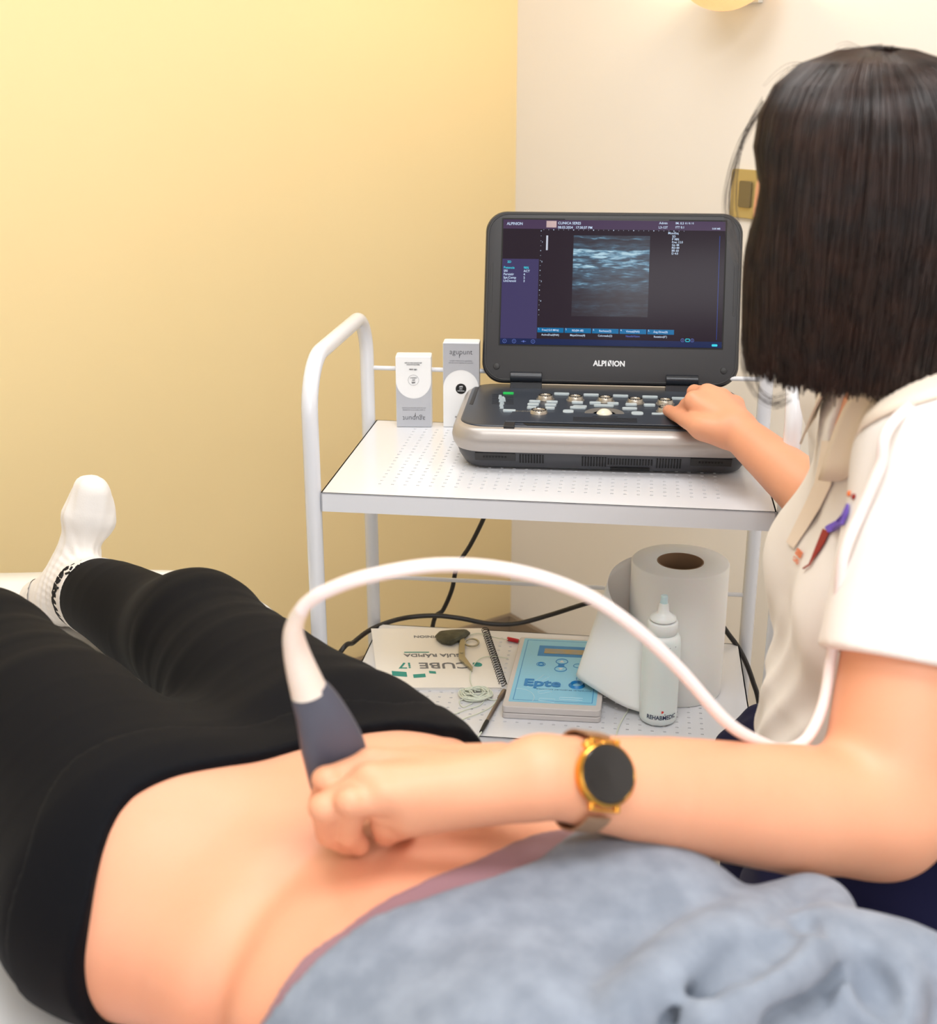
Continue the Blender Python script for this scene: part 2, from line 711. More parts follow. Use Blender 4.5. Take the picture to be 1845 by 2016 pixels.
# ------------------------------------------------------------------ white metal trolley
M_wmetal = mat('white_powder_coat', (230, 231, 236), 0.22, spec=0.6, coat=0.3)
M_black = mat('black_plastic', (22, 22, 24), 0.45)
M_rubber = mat('grey_rubber', (90, 90, 94), 0.7)
T0 = Vector((-0.209, 1.702, 0))
TYAW = R(-7.6)
TW, TD = 0.631, 0.395
Z1, Z2 = 0.893, 0.521
trolley = thing('trolley', 'white metal two-shelf trolley with hooped side frames and perforated shelves', 'trolley', T0, TYAW)


def shelf_mesh(z, hx0, hx1, hy0, hy1, pitchx, pitchy):
    """sheet metal tray: real punched slots in the top, turned-down edges"""
    b = MB()
    xs = list(np.arange(hx0, hx1, pitchx))
    ys = list(np.arange(hy0, hy1, pitchy))
    w, d = 0.0045, 0.0030
    # strips between rows of holes, and bridges between holes of a row
    yprev = 0.0
    for y in ys:
        b.box(0, yprev, z - 0.002, TW, y - d / 2, z)
        xp = 0.0
        for x in xs:
            b.box(xp, y - d / 2, z - 0.002, x - w / 2, y + d / 2, z)
            xp = x + w / 2
        b.box(xp, y - d / 2, z - 0.002, TW, y + d / 2, z)
        yprev = y + d / 2
    b.box(0, yprev, z - 0.002, TW, TD_, z)
    return b


for z, TD_ in ((Z1, TD), (Z2, TD - 0.018)):
    sb = shelf_mesh(z, 0.075, TW - 0.06, 0.05, TD - 0.04, 0.0185, 0.0165)
    sb.box(0, 0, z - 0.028, TW, 0.002, z)
    sb.box(0, TD_ - 0.002, z - 0.028, TW, TD_, z)
    sb.box(0, 0, z - 0.028, 0.002, TD_, z)
    sb.box(TW - 0.002, 0, z - 0.028, TW, TD_, z)
    so = sb.build('shelf', M_wmetal, trolley, smooth=False)

HT = 1.078
for sx in (-0.0125, TW + 0.0125):
    b = MB()
    r = 0.075
    y0, y1 = 0.006, TD - 0.006
    pts = [(sx, y0, 0.075), (sx, y0, 0.5), (sx, y0, HT - r - 0.03)]
    for k in range(0, 10):
        a = math.pi / 2 * k / 9
        pts.append((sx, y0 + r - r * math.cos(a), HT - r + r * math.sin(a)))
    for k in range(0, 10):
        a = math.pi / 2 * (1 - k / 9)
        pts.append((sx, y1 - r + r * math.cos(a), HT - r + r * math.sin(a)))
    pts += [(sx, y1, HT - r - 0.03), (sx, y1, 0.5), (sx, y1, 0.075)]
    b.tube(pts, 0.0118, 16)
    b.build('side_frame', M_wmetal, trolley, angle=60)
for z in (0.985, 0.608):
    b = MB()
    b.tube([(-0.012, TD - 0.006, z), (TW + 0.012, TD - 0.006, z)], 0.0038, 10)
    b.build('back_rail', M_wmetal, trolley)
for x in (-0.0125, TW + 0.0125):
    for y in (0.006, TD - 0.006):
        b = MB()
        b.lathe([(0.0, 0.0), (0.012, 0.0), (0.012, 0.02), (0.006, 0.024), (0.006, 0.04)], 16, Matrix.Translation((x, y, 0.05)))
        mxw = Matrix.Translation((x, y + 0.01, 0.028)) @ Matrix.Rotation(R(90), 4, 'Y')
        b.lathe([(0.0, -0.011), (0.024, -0.011), (0.028, -0.006), (0.028, 0.006), (0.024, 0.011), (0.0, 0.011)], 24, mxw)
        b.build('caster', M_rubber, trolley)

# ------------------------------------------------------------------ portable ultrasound machine on the top shelf
UYAW = R(-5.3)
U0 = Vector((0.197, 1.79, Z1 + 0.0005))
usm = thing('ultrasound_machine', 'dark grey laptop-style portable ultrasound machine open on the top shelf', 'ultrasound machine', U0, UYAW)
M_dk = mat('charcoal_plastic', (62, 63, 68), 0.42, bump=(900, 0.12, 0.0003))
M_dk2 = mat('keyboard_deck_plastic', (52, 58, 68), 0.36, bump=(900, 0.08, 0.0003))
M_lid = mat('lid_plastic', (38, 37, 40), 0.45, bump=(900, 0.1, 0.0003))
M_lidrim = mat('lid_rim_plastic', (38, 37, 38), 0.5)
M_silver = mat('champagne_metal_band', (176, 170, 166), 0.36, metal=0.45, bump=(600, 0.05, 0.0002))
M_hole = mat('vent_black', (8, 8, 9), 0.7)
M_key = mat('pale_key', (188, 200, 206), 0.35)
M_knob = mat('silver_knob', (180, 172, 160), 0.3, metal=0.7)
M_ink = mat('white_print', (225, 228, 232), 0.5)

BW, BD = 0.436, 0.27       # base width and depth


def ring(w, d, r, z, cy, n=8, zf=0.0):
    return [Vector((p[0], p[1] + cy, z + zf * (p[1]))) for p in rrect(w, d, r, n)]


b = MB()
cy = 0.13
b.loft([ring(BW - 0.05, BD - 0.05, 0.03, 0.0, cy), ring(BW - 0.025, BD - 0.025, 0.035, 0.004, cy), ring(BW - 0.008, BD - 0.008, 0.04, 0.018, cy),
        ring(BW, BD, 0.042, 0.030, cy), ring(BW, BD, 0.042, 0.040, cy)])
b.build('base_shell', M_dk, usm, angle=50)
# champagne band: front and sides
b = MB()
for (w, d, z) in ((BW + 0.004, BD + 0.004, 0.029),):
    pass
b.loft([ring(BW + 0.004, BD + 0.006, 0.045, 0.031, cy), ring(BW + 0.012, BD + 0.014, 0.049, 0.038, cy), ring(BW + 0.016, BD + 0.018, 0.051, 0.048, cy),
        ring(BW + 0.012, BD + 0.013, 0.049, 0.058, cy), ring(BW + 0.004, BD + 0.004, 0.044, 0.064, cy), ring(BW - 0.004, BD - 0.004, 0.042, 0.0668, cy)], True, True)
b.build('metal_band', M_silver, usm, angle=60)
# deck
DZ = 0.0695
b = MB()
deck = rrect(0.427, 0.262, 0.042, 8, 0, 0.1325)
b.prism(deck, 0.06, DZ)
b.build('keyboard_deck', M_dk2, usm, bevel=0.003, seg=3)
# side grip trims left and right of the deck
for s in (-1, 1):
    b = MB()
    pts = [(s * 0.201, 0.115), (s * 0.209, 0.120), (s * 0.209, 0.235), (s * 0.201, 0.235)]
    if s > 0:
        pts = pts[::-1]
    b.prism(pts, 0.06, DZ + 0.0005)
    b.build('side_grip', M_lidrim, usm, bevel=0.002)
# flap in front of the keys
b = MB()
b.prism([(-0.145, 0.018), (0.150, 0.018), (0.150, 0.075), (-0.138, 0.075)], DZ, DZ + 0.0022)
b.build('palm_flap', M_dk2, usm, bevel=0.0012)
b = MB()
b.prism([(-0.112, 0.004), (0.112, 0.004), (0.118, 0.014), (-0.118, 0.014)], DZ - 0.001, DZ + 0.001)
b.build('front_recess', M_hole, usm, bevel=0.0005)
for x in (-0.138, 0.138):
    b = MB()
    b.box(x - 0.008, -0.004, DZ - 0.004, x + 0.008, 0.022, DZ + 0.0008)
    b.build('latch', M_lidrim, usm, bevel=0.0008)
# palm grille lines
b = MB()
for k in range(6):
    b.box(-0.045, 0.026 + k * 0.0045, DZ + 0.0015, 0.050, 0.0272 + k * 0.0045, DZ + 0.0026)
b.box(-0.016, 0.056, DZ + 0.0015, 0.022, 0.0575, DZ + 0.0026)
b.build('palm_grille', M_lidrim, usm, smooth=False)
# front vents: real dark slots let into the front face, following its slope
fy = cy - BD / 2


def fslot(b, x0, x1, z0, z1, out=0.0016):
    # front face slopes from y=fy (z .03) to fy+.004 (z .018) to fy+.0125 (z .004)
    def yy(z):
        return np.interp(z, [0.0, 0.004, 0.018, 0.030], [fy + 0.025, fy + 0.0125, fy + 0.004, fy]) - out
    vs = [(x0, yy(z0), z0), (x1, yy(z0), z0), (x1, yy(z1), z1), (x0, yy(z1), z1), (x0, yy(z0) + 0.004, z0), (x1, yy(z0) + 0.004, z0), (x1, yy(z1) + 0.004, z1), (x0, yy(z1) + 0.004, z1)]
    b.add(vs, [(0, 1, 2, 3), (7, 6, 5, 4), (0, 4, 5, 1), (1, 5, 6, 2), (2, 6, 7, 3), (3, 7, 4, 0)])


for name, x0, n, st, zz in (('vent', -0.122, 9, 0.0042, (0.013, 0.027)), ('vent', -0.030, 9, 0.0042, (0.010, 0.026)), ('vent', 0.008, 16, 0.0042, (0.014, 0.024)),
                            ('vent', 0.079, 9, 0.0042, (0.010, 0.026))):
    b = MB()
    for k in range(n):
        fslot(b, x0 + k * st, x0 + k * st + 0.0022, zz[0], zz[1])
    b.build('vent', M_hole, usm, smooth=False)
b = MB()
fslot(b, 0.012, 0.07, 0.0035, 0.0085)
b.build('card_slot', M_hole, usm, smooth=False)
for s in (-1, 1):
    b = MB()
    fslot(b, s * 0.158 - 0.03, s * 0.158 + 0.03, 0.016, 0.0285, 0.0018)
    o = b.build('speaker_panel', M_lidrim, usm, bevel=0.0006)
    b = MB()
    for k in range(8):
        fslot(b, s * 0.158 - 0.018 + k * 0.0046, s * 0.158 - 0.0155 + k * 0.0046, 0.021, 0.0235, 0.0024)
    b.build('speaker_hole', M_hole, o, smooth=False)


def top_mesh(px, py, dz=0.0):
    """from picture position to deck plane, machine coordinates (reads the key layout off the photograph)"""
    p = W(px, py, z=U0.z + DZ + dz)
    d = p - U0
    c, s = math.cos(UYAW), math.sin(UYAW)
    return (c * d.x + s * d.y, -s * d.x + c * d.y)


# knobs
for (px, py, r) in ((1074, 779, 0.0125), (1133, 781, 0.0125), (1192, 783, 0.0125), (1251, 786, 0.0125), (1310, 788, 0.0125), (1061, 808, 0.0135), (1310, 803, 0.0120)):
    x, y = top_mesh(px, py, 0.006)
    b = MB()
    b.lathe([(r + 0.002, 0), (r + 0.002, 0.001), (r, 0.0015), (r - 0.0008, 0.006), (r - 0.002, 0.0072), (r - 0.0042, 0.0074), (r - 0.005, 0.0062), (0.0, 0.0062)], 28,
            Matrix.Translation((x, y, DZ)))
    k = b.build('knob', M_knob, usm)
    b = MB()
    for q in range(16):
        a = 2 * math.pi * q / 16
        mxk = Matrix.Translation((x, y, DZ)) @ Matrix.Rotation(a, 4, 'Z')
        b.box(r - 0.0044, -0.0008, 0.0066, r - 0.0018, 0.0008, 0.0078, mxk)
    b.build('grip_ridge', M_hole, k, smooth=False)
    k['label'] = 'silver ridged rotary knob'
# keys
keys = [(1106, 774, 30, 5), (1164, 776, 30, 5), (1222, 778, 30, 5), (1280, 780, 30, 5), (1338, 783, 30, 5),
        (1053, 789, 22, 6), (1050, 795, 22, 6), (1087, 790, 22, 6), (1084, 796, 22, 6), (1047, 801, 18, 5), (1083, 802, 18, 5),
        (1137, 791, 22, 6), (1172, 792, 22, 6), (1207, 793, 22, 6), (1243, 795, 22, 6), (1279, 796, 22, 6),
        (1119, 809, 20, 10), (1255, 813, 22, 11), (1142, 799, 26, 5), (1189, 797, 38, 5), (1240, 803, 28, 6), (1297, 814, 26, 5), (1003, 807, 24, 5),
        (1138, 801, 30, 5)]
for (px, py, w, h) in keys:
    x, y = top_mesh(px, py, 0.003)
    ww = w / 1230.0
    hh = h / 1230.0 * 2.1
    b = MB()
    b.prism(rrect(ww, hh, min(ww, hh) * 0.3, 3, x, y), DZ, DZ + 0.0032)
    b.build('key', M_key, usm, bevel=0.0005)
M_green = mat('green_lit_key', (30, 150, 70), 0.4, emit=((40, 210, 90), 0.5))
x, y = top_mesh(1001, 772, 0.003)
b = MB()
b.prism(rrect(0.017, 0.006, 0.002, 3, x, y), DZ, DZ + 0.0025)
b.build('key', M_green, usm, label='green lit power key')
# sliders
for i in range(8):
    x, y = top_mesh(990, 777 + i * 2.6, 0)
    b = MB()
    b.box(x - 0.017, y - 0.0006, DZ, x + 0.017, y + 0.0006, DZ + 0.0003)
    b.build('slider_track', M_hole, usm, smooth=False)
for (px, py) in ((985, 778), (990, 781), (992, 783), (986, 785), (989, 789), (987, 793), (988, 797)):
    x, y = top_mesh(px, py + 2, 0.004)
    b = MB()
    b.loft([[Vector((x + u * 0.003, y + v * 0.0018, DZ)) for u, v in ((-1, -1), (1, -1), (1, 1), (-1, 1))],
            [Vector((x + u * 0.002, y + v * 0.001, DZ + 0.006)) for u, v in ((-1, -1), (1, -1), (1, 1), (-1, 1))]])
    b.build('slider_cap', M_key, usm, smooth=False)
# trackball
x, y = top_mesh(1190, 812, 0.002)
b = MB()
b.lathe([(0.0, -0.0), (0.029, 0.0), (0.030, 0.0012), (0.0285, 0.0022), (0.021, 0.0012), (0.017, 0.0)], 36, Matrix.Translation((x, y, DZ)) @ Matrix.Diagonal((1, 0.95, 1, 1)))
b.build('trackball_ring', M_knob, usm)
x2, y2 = top_mesh(1190, 814, 0.002)
b = MB()
b.lathe([(0.0135 * math.cos(R(a)), 0.0135 * math.sin(R(a))) for a in range(0, 91, 10)], 28, Matrix.Translation((x2, y2, DZ - 0.004)))
b.build('trackball', mat('trackball_ivory', (232, 226, 206), 0.2), usm)
text_mesh([('e-cube i7', -0.135, 0.082, 0.012)], 'deck_lettering', M_knob, usm, Matrix.Translation((0, 0, DZ + 0.0002)), shear=0.2)

# ---- the display lid
LW, LH = 0.416, 0.280
TILT = R(18.0)
lidM = Matrix.Translation((0.010, 0.232, 0.079)) @ Matrix.Rotation(R(90) - TILT, 4, 'X')   # x right, y up the lid, z towards the viewer
# hinges
for hx in (-0.135, 0.118):
    b = MB()
    b.box(hx - 0.026, -0.016, -0.02, hx + 0.026, 0.016, -0.004, lidM)
    b.tube([lidM @ Vector((hx - 0.026, 0.010, -0.002)), lidM @ Vector((hx + 0.026, 0.010, -0.002))], 0.0085, 16)
    b.build('hinge', mat('hinge_plastic', (34, 38, 46), 0.25) if hx < 0 else bpy.data.materials['hinge_plastic'], usm, bevel=0.001)
b = MB()
outl = rrect(LW, LH, 0.034, 10, 0, LH / 2)


def off(pts, k, cx, cy_):
    return [(cx + (p[0] - cx) * (1 - k / (LW / 2)), cy_ + (p[1] - cy_) * (1 - k / (LH / 2))) for p in pts]


rings = []
for kk, z in ((0.012, -0.026), (0.003, -0.022), (0.0, -0.016), (0.0, -0.006), (0.002, -0.001), (0.006, 0.0)):
    rings.append([lidM @ Vector((p[0], p[1], z)) for p in off(outl, kk, 0, LH / 2)])
b.loft(rings)
b.build('display_lid', M_lid, usm, angle=50)
# darker rim line on the bezel edge
b = MB()
o1 = off(outl, 0.0048, 0, LH / 2)
b.tube([lidM @ Vector((p[0], p[1], -0.0012)) for p in o1] + [lidM @ Vector((o1[0][0], o1[0][1], -0.0012))], 0.0022, 6, cap=False)
b.build('bezel_rim', M_lidrim, usm)
for (cx_, cy_, w, h, a) in ((0.005, LH - 0.013, 0.168, 0.004, 0), (-LW / 2 + 0.012, 0.155, 0.003, 0.082, 0), (LW / 2 - 0.011, 0.155, 0.003, 0.082, 0)):
    b = MB()
    b.prism(rrect(w, h, 0.0014, 3, cx_, cy_), 0.0, 0.0008, lidM)
    b.build('rubber_bumper', M_lidrim, usm, bevel=0.0003)
for sx in (-1, 1):
    b = MB()
    b.lathe([(0.0055, 0.0), (0.005, 0.0014), (0.003, 0.002), (0.0, 0.0021)], 16, lidM @ Matrix.Translation((sx * 0.184, 0.026, 0)))
    b.build('bumper_stud', M_lidrim, usm)
M_logo = mat('logo_silver_print', (224, 226, 230), 0.4)
text_mesh([('ALPI', -0.0045, 0.030, 0.0122, 'RIGHT', 0.92, 0.035), ('ION', 0.0045, 0.030, 0.0122, 'LEFT', 0.92, 0.035)], 'brand_lettering', M_logo, usm, lidM @ Matrix.Translation((0, 0, 0.0003)))
b = MB()
for pts in ([(-0.0025, 0.030), (0.0024, 0.030), (-0.0025, 0.0385)], [(-0.0012, 0.0392), (0.0034, 0.0392), (0.0034, 0.0315)]):
    b.prism(pts, 0.0002, 0.0006, lidM)
b.build('brand_mark', M_logo, usm, smooth=False)

# ---- the lit screen
SWd, SHt = 0.3585, 0.203
scrM = lidM @ Matrix.Translation((0.000, 0.164, 0.0))


def screen_mat():
    m = bpy.data.materials.new('lit_screen_background')
    m.use_nodes = True
    nt = m.node_tree
    b_ = nt.nodes['Principled BSDF']
    b_.inputs['Base Color'].default_value = (0.004, 0.004, 0.005, 1)
    b_.inputs['Roughness'].default_value = 0.12
    b_.inputs['Specular IOR Level'].default_value = 0.06
    b_.inputs['Emission Color'].default_value = lin((52, 40, 50))
    b_.inputs['Emission Strength'].default_value = 0.8
    return m


def glow(name, rgb, s=1.0):
    return mat(name, tuple(int(v * 0.1) for v in rgb), 0.15, spec=0.12, emit=(rgb, s))


b = MB()
b.prism(rrect(SWd + 0.005, SHt + 0.005, 0.001, 2), 0.0, 0.0005, scrM)
b.build('screen_surround', M_hole, usm, smooth=False)
b = MB()
b.prism(rrect(SWd, SHt, 0.0005, 2), 0.0004, 0.0009, scrM)
screen = b.build('screen', screen_mat(), usm, smooth=False, label='lit display showing a greyscale ultrasound scan')


def sc(px, py):
    """screen picture coordinates 0..439 x 0..248 -> metres on the screen"""
    return (-SWd / 2 + px / 439 * SWd, SHt / 2 - py / 248 * SHt)


def panel(name, x0, y0, x1, y1, m, z=0.0010):
    a, c = sc(x0, y0), sc(x1, y1)
    b = MB()
    b.prism([(a[0], c[1]), (c[0], c[1]), (c[0], a[1]), (a[0], a[1])], z, z + 0.0001, scrM)
    return b.build(name, m, screen, smooth=False)


G_purple = glow('screen_purple', (74, 66, 110), 0.85)
panel('menu_panel', 0, 78, 73, 238, G_purple)
panel('top_bar', 0, 0, 439, 18, glow('screen_top_bar', (84, 64, 96), 0.8))
panel('bottom_bar', 0, 236, 439, 248, glow('screen_bottom_bar', (30, 44, 92), 0.8))
G_cyanbar = glow('screen_blue_tab', (10, 110, 165), 1.0)
for k in range(5):
    panel('menu_tab', 74 + k * 54.6, 214, 126.5 + k * 54.6, 223.5, G_cyanbar)
G_white = glow('screen_white_text', (205, 225, 250), 1.1)
G_cyan = glow('screen_cyan_text', (60, 215, 235), 1.1)
G_dim = glow('screen_dim_text', (90, 110, 200), 0.9)
SM = scrM @ Matrix.Translation((0, 0, 0.0012))


def T(s, px, py, h, al='LEFT', xs=0.98, bold=0.012):
    x, y = sc(px, py)
    return (s, x, y - h * SHt / 248 * 0.33, h * SHt / 248 * 0.97, al, xs, bold)


white = [T('CLINICA SERES', 109, 6, 7.2), T('08.03.2024   17:30:37 PM', 109, 14.5, 7.0), T('Admin', 309, 4, 6.5), T('L3-12T', 308, 12.5, 6.5),
         T('IM. 0.3', 341, 4, 6.3), T('0 / 0 / 0', 360, 4, 5.5), T('ITT 0.1', 341, 12, 6.3), T('0.00 MB', 413, 14, 5), T('MuscEsq', 327, 23.5, 6.2)]
for k, s in enumerate(('2D', 'P 98%', 'Frec 12.0', 'Gn 48', 'RD 84', 'BR 60', 'D 4.0')):
    white.append(T(s, 335, 30 + k * 5.6, 6.0))
for k, (s, v) in enumerate((('SRI', 'ACT'), ('Persistir', '4'), ('Spt.Comp', '2'), ('LinDensid', '3'))):
    white += [T(s, 3, 102 + k * 6.6, 6.6), T(v, 43, 102 + k * 6.6, 6.6)]
for k, s in enumerate(('Frec(12.0 MHz)', 'RD(84 dB)', 'Rechazo(3)', 'Virtual(INA)', 'Áng Direc(0)')):
    white += [T(s, 100 + k * 54.6, 218.5, 5.6, 'CENTER'), T('%d.' % (k + 1), 75.5 + k * 54.6, 216.5, 4.5)]
for k, s in enumerate(('ActivoDual(INA)', 'MapaGrises(4)', 'Coloreado(2)', '', 'Rotation(0°)')):
    white += [T(s, 100 + k * 54.6, 228, 5.4, 'CENTER')]
for k in range(4):
    white.append(T(str(k + 1), 78, 44 + k * 39, 4.2))
text_mesh(white, 'screen_lettering', G_white, screen, SM, thick=0.00002)
text_mesh([T('2D', 10, 84, 6.5), T('Potencia', 3, 95.5, 6.6), T('98%', 43, 95.5, 6.6)], 'screen_lettering', G_cyan, screen, SM, thick=0.00002)
text_mesh([T('NeedleVision', 100 + 3 * 54.6, 228, 5.4, 'CENTER')], 'screen_lettering', G_dim, screen, SM, thick=0.00002)
text_mesh([T('ALPINION', 7, 8, 8, 'LEFT', 0.9)], 'screen_lettering', G_white, screen, SM, thick=0.00002)
# ruler dots
b = MB()
for k in range(29):
    x, y = sc(81 + k * 9.9, 19.5 + 0.0)
    r = 0.0008 if k % 4 == 2 else 0.0004
    b.prism(disc(r, 8, x, y), 0.001, 0.0012, scrM)
for k in range(18):
    x, y = sc(76, 22 + k * 9.8)
    r = 0.0007 if k % 4 == 0 else 0.0004
    b.prism(disc(r, 8, x, y), 0.001, 0.0012, scrM)
b.build('ruler_dots', G_white, screen, smooth=False)
# icons along the bottom
G_icon = glow('screen_icon_blue', (110, 130, 210), 0.9)
for px, py, r_, txt in ((9, 242, 0.0030, '1'), (28, 242, 0.0030, ''), (66, 242, 0.0030, ''), (362, 234, 0.0026, ''), (381, 234, 0.0026, '')):
    x, y = sc(px, py)
    pts = disc(r_, 16, x, y)
    b = MB()
    b.tube([scrM @ Vector((p[0], p[1], 0.0013)) for p in pts + pts[:1]], 0.0003, 4, cap=False)
    b.box(x - 0.0003, y - 0.0013, 0.0011, x + 0.0003, y + 0.0013, 0.0014, scrM)
    b.build('screen_icon', G_icon, screen)
b = MB()
x, y = sc(47, 242)
b.box(x - 0.004, y - 0.0003, 0.0011, x + 0.004, y + 0.0003, 0.0014, scrM)
b.box(x - 0.001, y - 0.0015, 0.0011, x + 0.001, y + 0.0015, 0.0014, scrM)
b.build('screen_icon', G_icon, screen)
b = MB()
x, y = sc(372, 234)
pts = rrect(0.0062, 0.0042, 0.001, 3, x, y)
b.tube([scrM @ Vector((p[0], p[1], 0.0013)) for p in pts + pts[:1]], 0.0005, 4, cap=False)
b.build('screen_icon', G_cyan, screen)
b = MB()
x, y = sc(425, 243)
b.prism(rrect(0.009, 0.0036, 0.0012, 3, x, y), 0.001, 0.0013, scrM)
b.build('screen_icon', G_cyan, screen)
panel('scroll_line', 428, 28, 428.8, 232, glow('screen_scroll_line', (40, 70, 160), 1.0))
panel('clinic_thumbnail', 86, 2, 106, 15, glow('screen_thumbnail', (235, 205, 200), 1.0))


def scan_mat():
    m = bpy.data.materials.new('ultrasound_scan_image')
    m.use_nodes = True
    nt = m.node_tree
    N, L = nt.nodes, nt.links
    p = N['Principled BSDF']
    p.inputs['Base Color'].default_value = (0.004, 0.004, 0.005, 1)
    p.inputs['Roughness'].default_value = 0.15
    p.inputs['Specular IOR Level'].default_value = 0.12
    tc = N.new('ShaderNodeTexCoord')
    mp = N.new('ShaderNodeMapping')
    mp.inputs['Scale'].default_value = (1, 1, 1)
    L.new(tc.outputs['Generated'], mp.inputs['Vector'])
    sep = N.new('ShaderNodeSeparateXYZ')
    L.new(mp.outputs['Vector'], sep.inputs[0])

    def noise(sx, sz, det, dist=0.0, seed=0.0):
        q = N.new('ShaderNodeMapping')
        q.inputs['Scale'].default_value = (sx, 0.01, sz)
        q.inputs['Location'].default_value = (seed, 0, seed * 0.7)
        L.new(tc.outputs['Generated'], q.inputs['Vector'])
        n = N.new('ShaderNodeTexNoise')
        n.inputs['Scale'].default_value = 1.0
        n.inputs['Detail'].default_value = det
        n.inputs['Distortion'].default_value = dist
        L.new(q.outputs[0], n.inputs['Vector'])
        return n.outputs['Fac']

    def math_(op, a, b=None):
        n = N.new('ShaderNodeMath')
        n.operation = op
        for i, v in enumerate((a, b)):
            if v is None:
                continue
            if isinstance(v, (int, float)):
                n.inputs[i].default_value = v
            else:
                L.new(v, n.inputs[i])
        return n.outputs[0]
    # depth profile (Z of the generated box runs down->up)
    wob = math_('MULTIPLY', math_('SUBTRACT', noise(2.2, 1.5, 2, 0, 3.1), 0.5), 0.22)
    zc = math_('ADD', sep.outputs['Z'], wob)
    ramp = N.new('ShaderNodeValToRGB')
    L.new(zc, ramp.inputs['Fac'])
    e = ramp.color_ramp.elements
    stops = [(0.0, 0.03), (0.12, 0.12), (0.22, 0.03), (0.32, 0.10), (0.42, 0.42), (0.46, 0.12), (0.55, 0.5), (0.66, 0.62), (0.72, 0.45), (0.775, 1.0), (0.815, 1.0), (0.84, 0.35), (0.88, 0.4),
             (0.93, 0.12), (0.965, 0.10), (0.98, 0.5), (1.0, 0.15)]
    e[0].position, e[0].color = stops[0][0], (stops[0][1],) * 3 + (1,)
    e[1].position, e[1].color = stops[-1][0], (stops[-1][1],) * 3 + (1,)
    for s, v in stops[1:-1]:
        el = e.new(s)
        el.color = (v, v, v, 1)
    n1 = math_('POWER', noise(6, 34, 6, 0.6, 1.0), 2.0)
    n2 = math_('POWER', noise(2.5, 11, 4, 0.8, 5.0), 1.6)
    v = math_('MULTIPLY', math_('MULTIPLY', ramp.outputs['Color'], n1), n2)
    v = math_('MULTIPLY', v, 9.0)
    col = N.new('ShaderNodeValToRGB')
    L.new(v, col.inputs['Fac'])
    ce = col.color_ramp.elements
    ce[0].position, ce[0].color = 0.0, lin((50, 38, 46))
    ce[1].position, ce[1].color = 1.0, lin((190, 225, 240))
    el = ce.new(0.35)
    el.color = lin((72, 92, 112))
    el = ce.new(0.6)
    el.color = lin((112, 156, 184))
    L.new(col.outputs['Color'], p.inputs['Emission Color'])
    p.inputs['Emission Strength'].default_value = 0.9
    return m


panel('scan_image', 141, 30, 292, 190, scan_mat(), 0.0011)
b = MB()
a, c = sc(86.5, 31), sc(90, 60)
b.prism([(a[0], c[1]), (c[0], c[1]), (c[0], a[1]), (a[0], a[1])], 0.001, 0.0012, scrM)
b.build('grey_scale_bar', glow('screen_bar_white', (220, 225, 240), 0.9), screen, smooth=False)


# ------------------------------------------------------------------ acupuncture needle boxes on the top shelf
M_card = mat('white_card', (240, 240, 240), 0.4)
M_silvercard = mat('silver_grey_card', (186, 188, 194), 0.35, metal=0.25)
M_darkink = mat('dark_grey_print', (70, 70, 76), 0.5)
M_midink = mat('mid_grey_print', (140, 140, 146), 0.5)


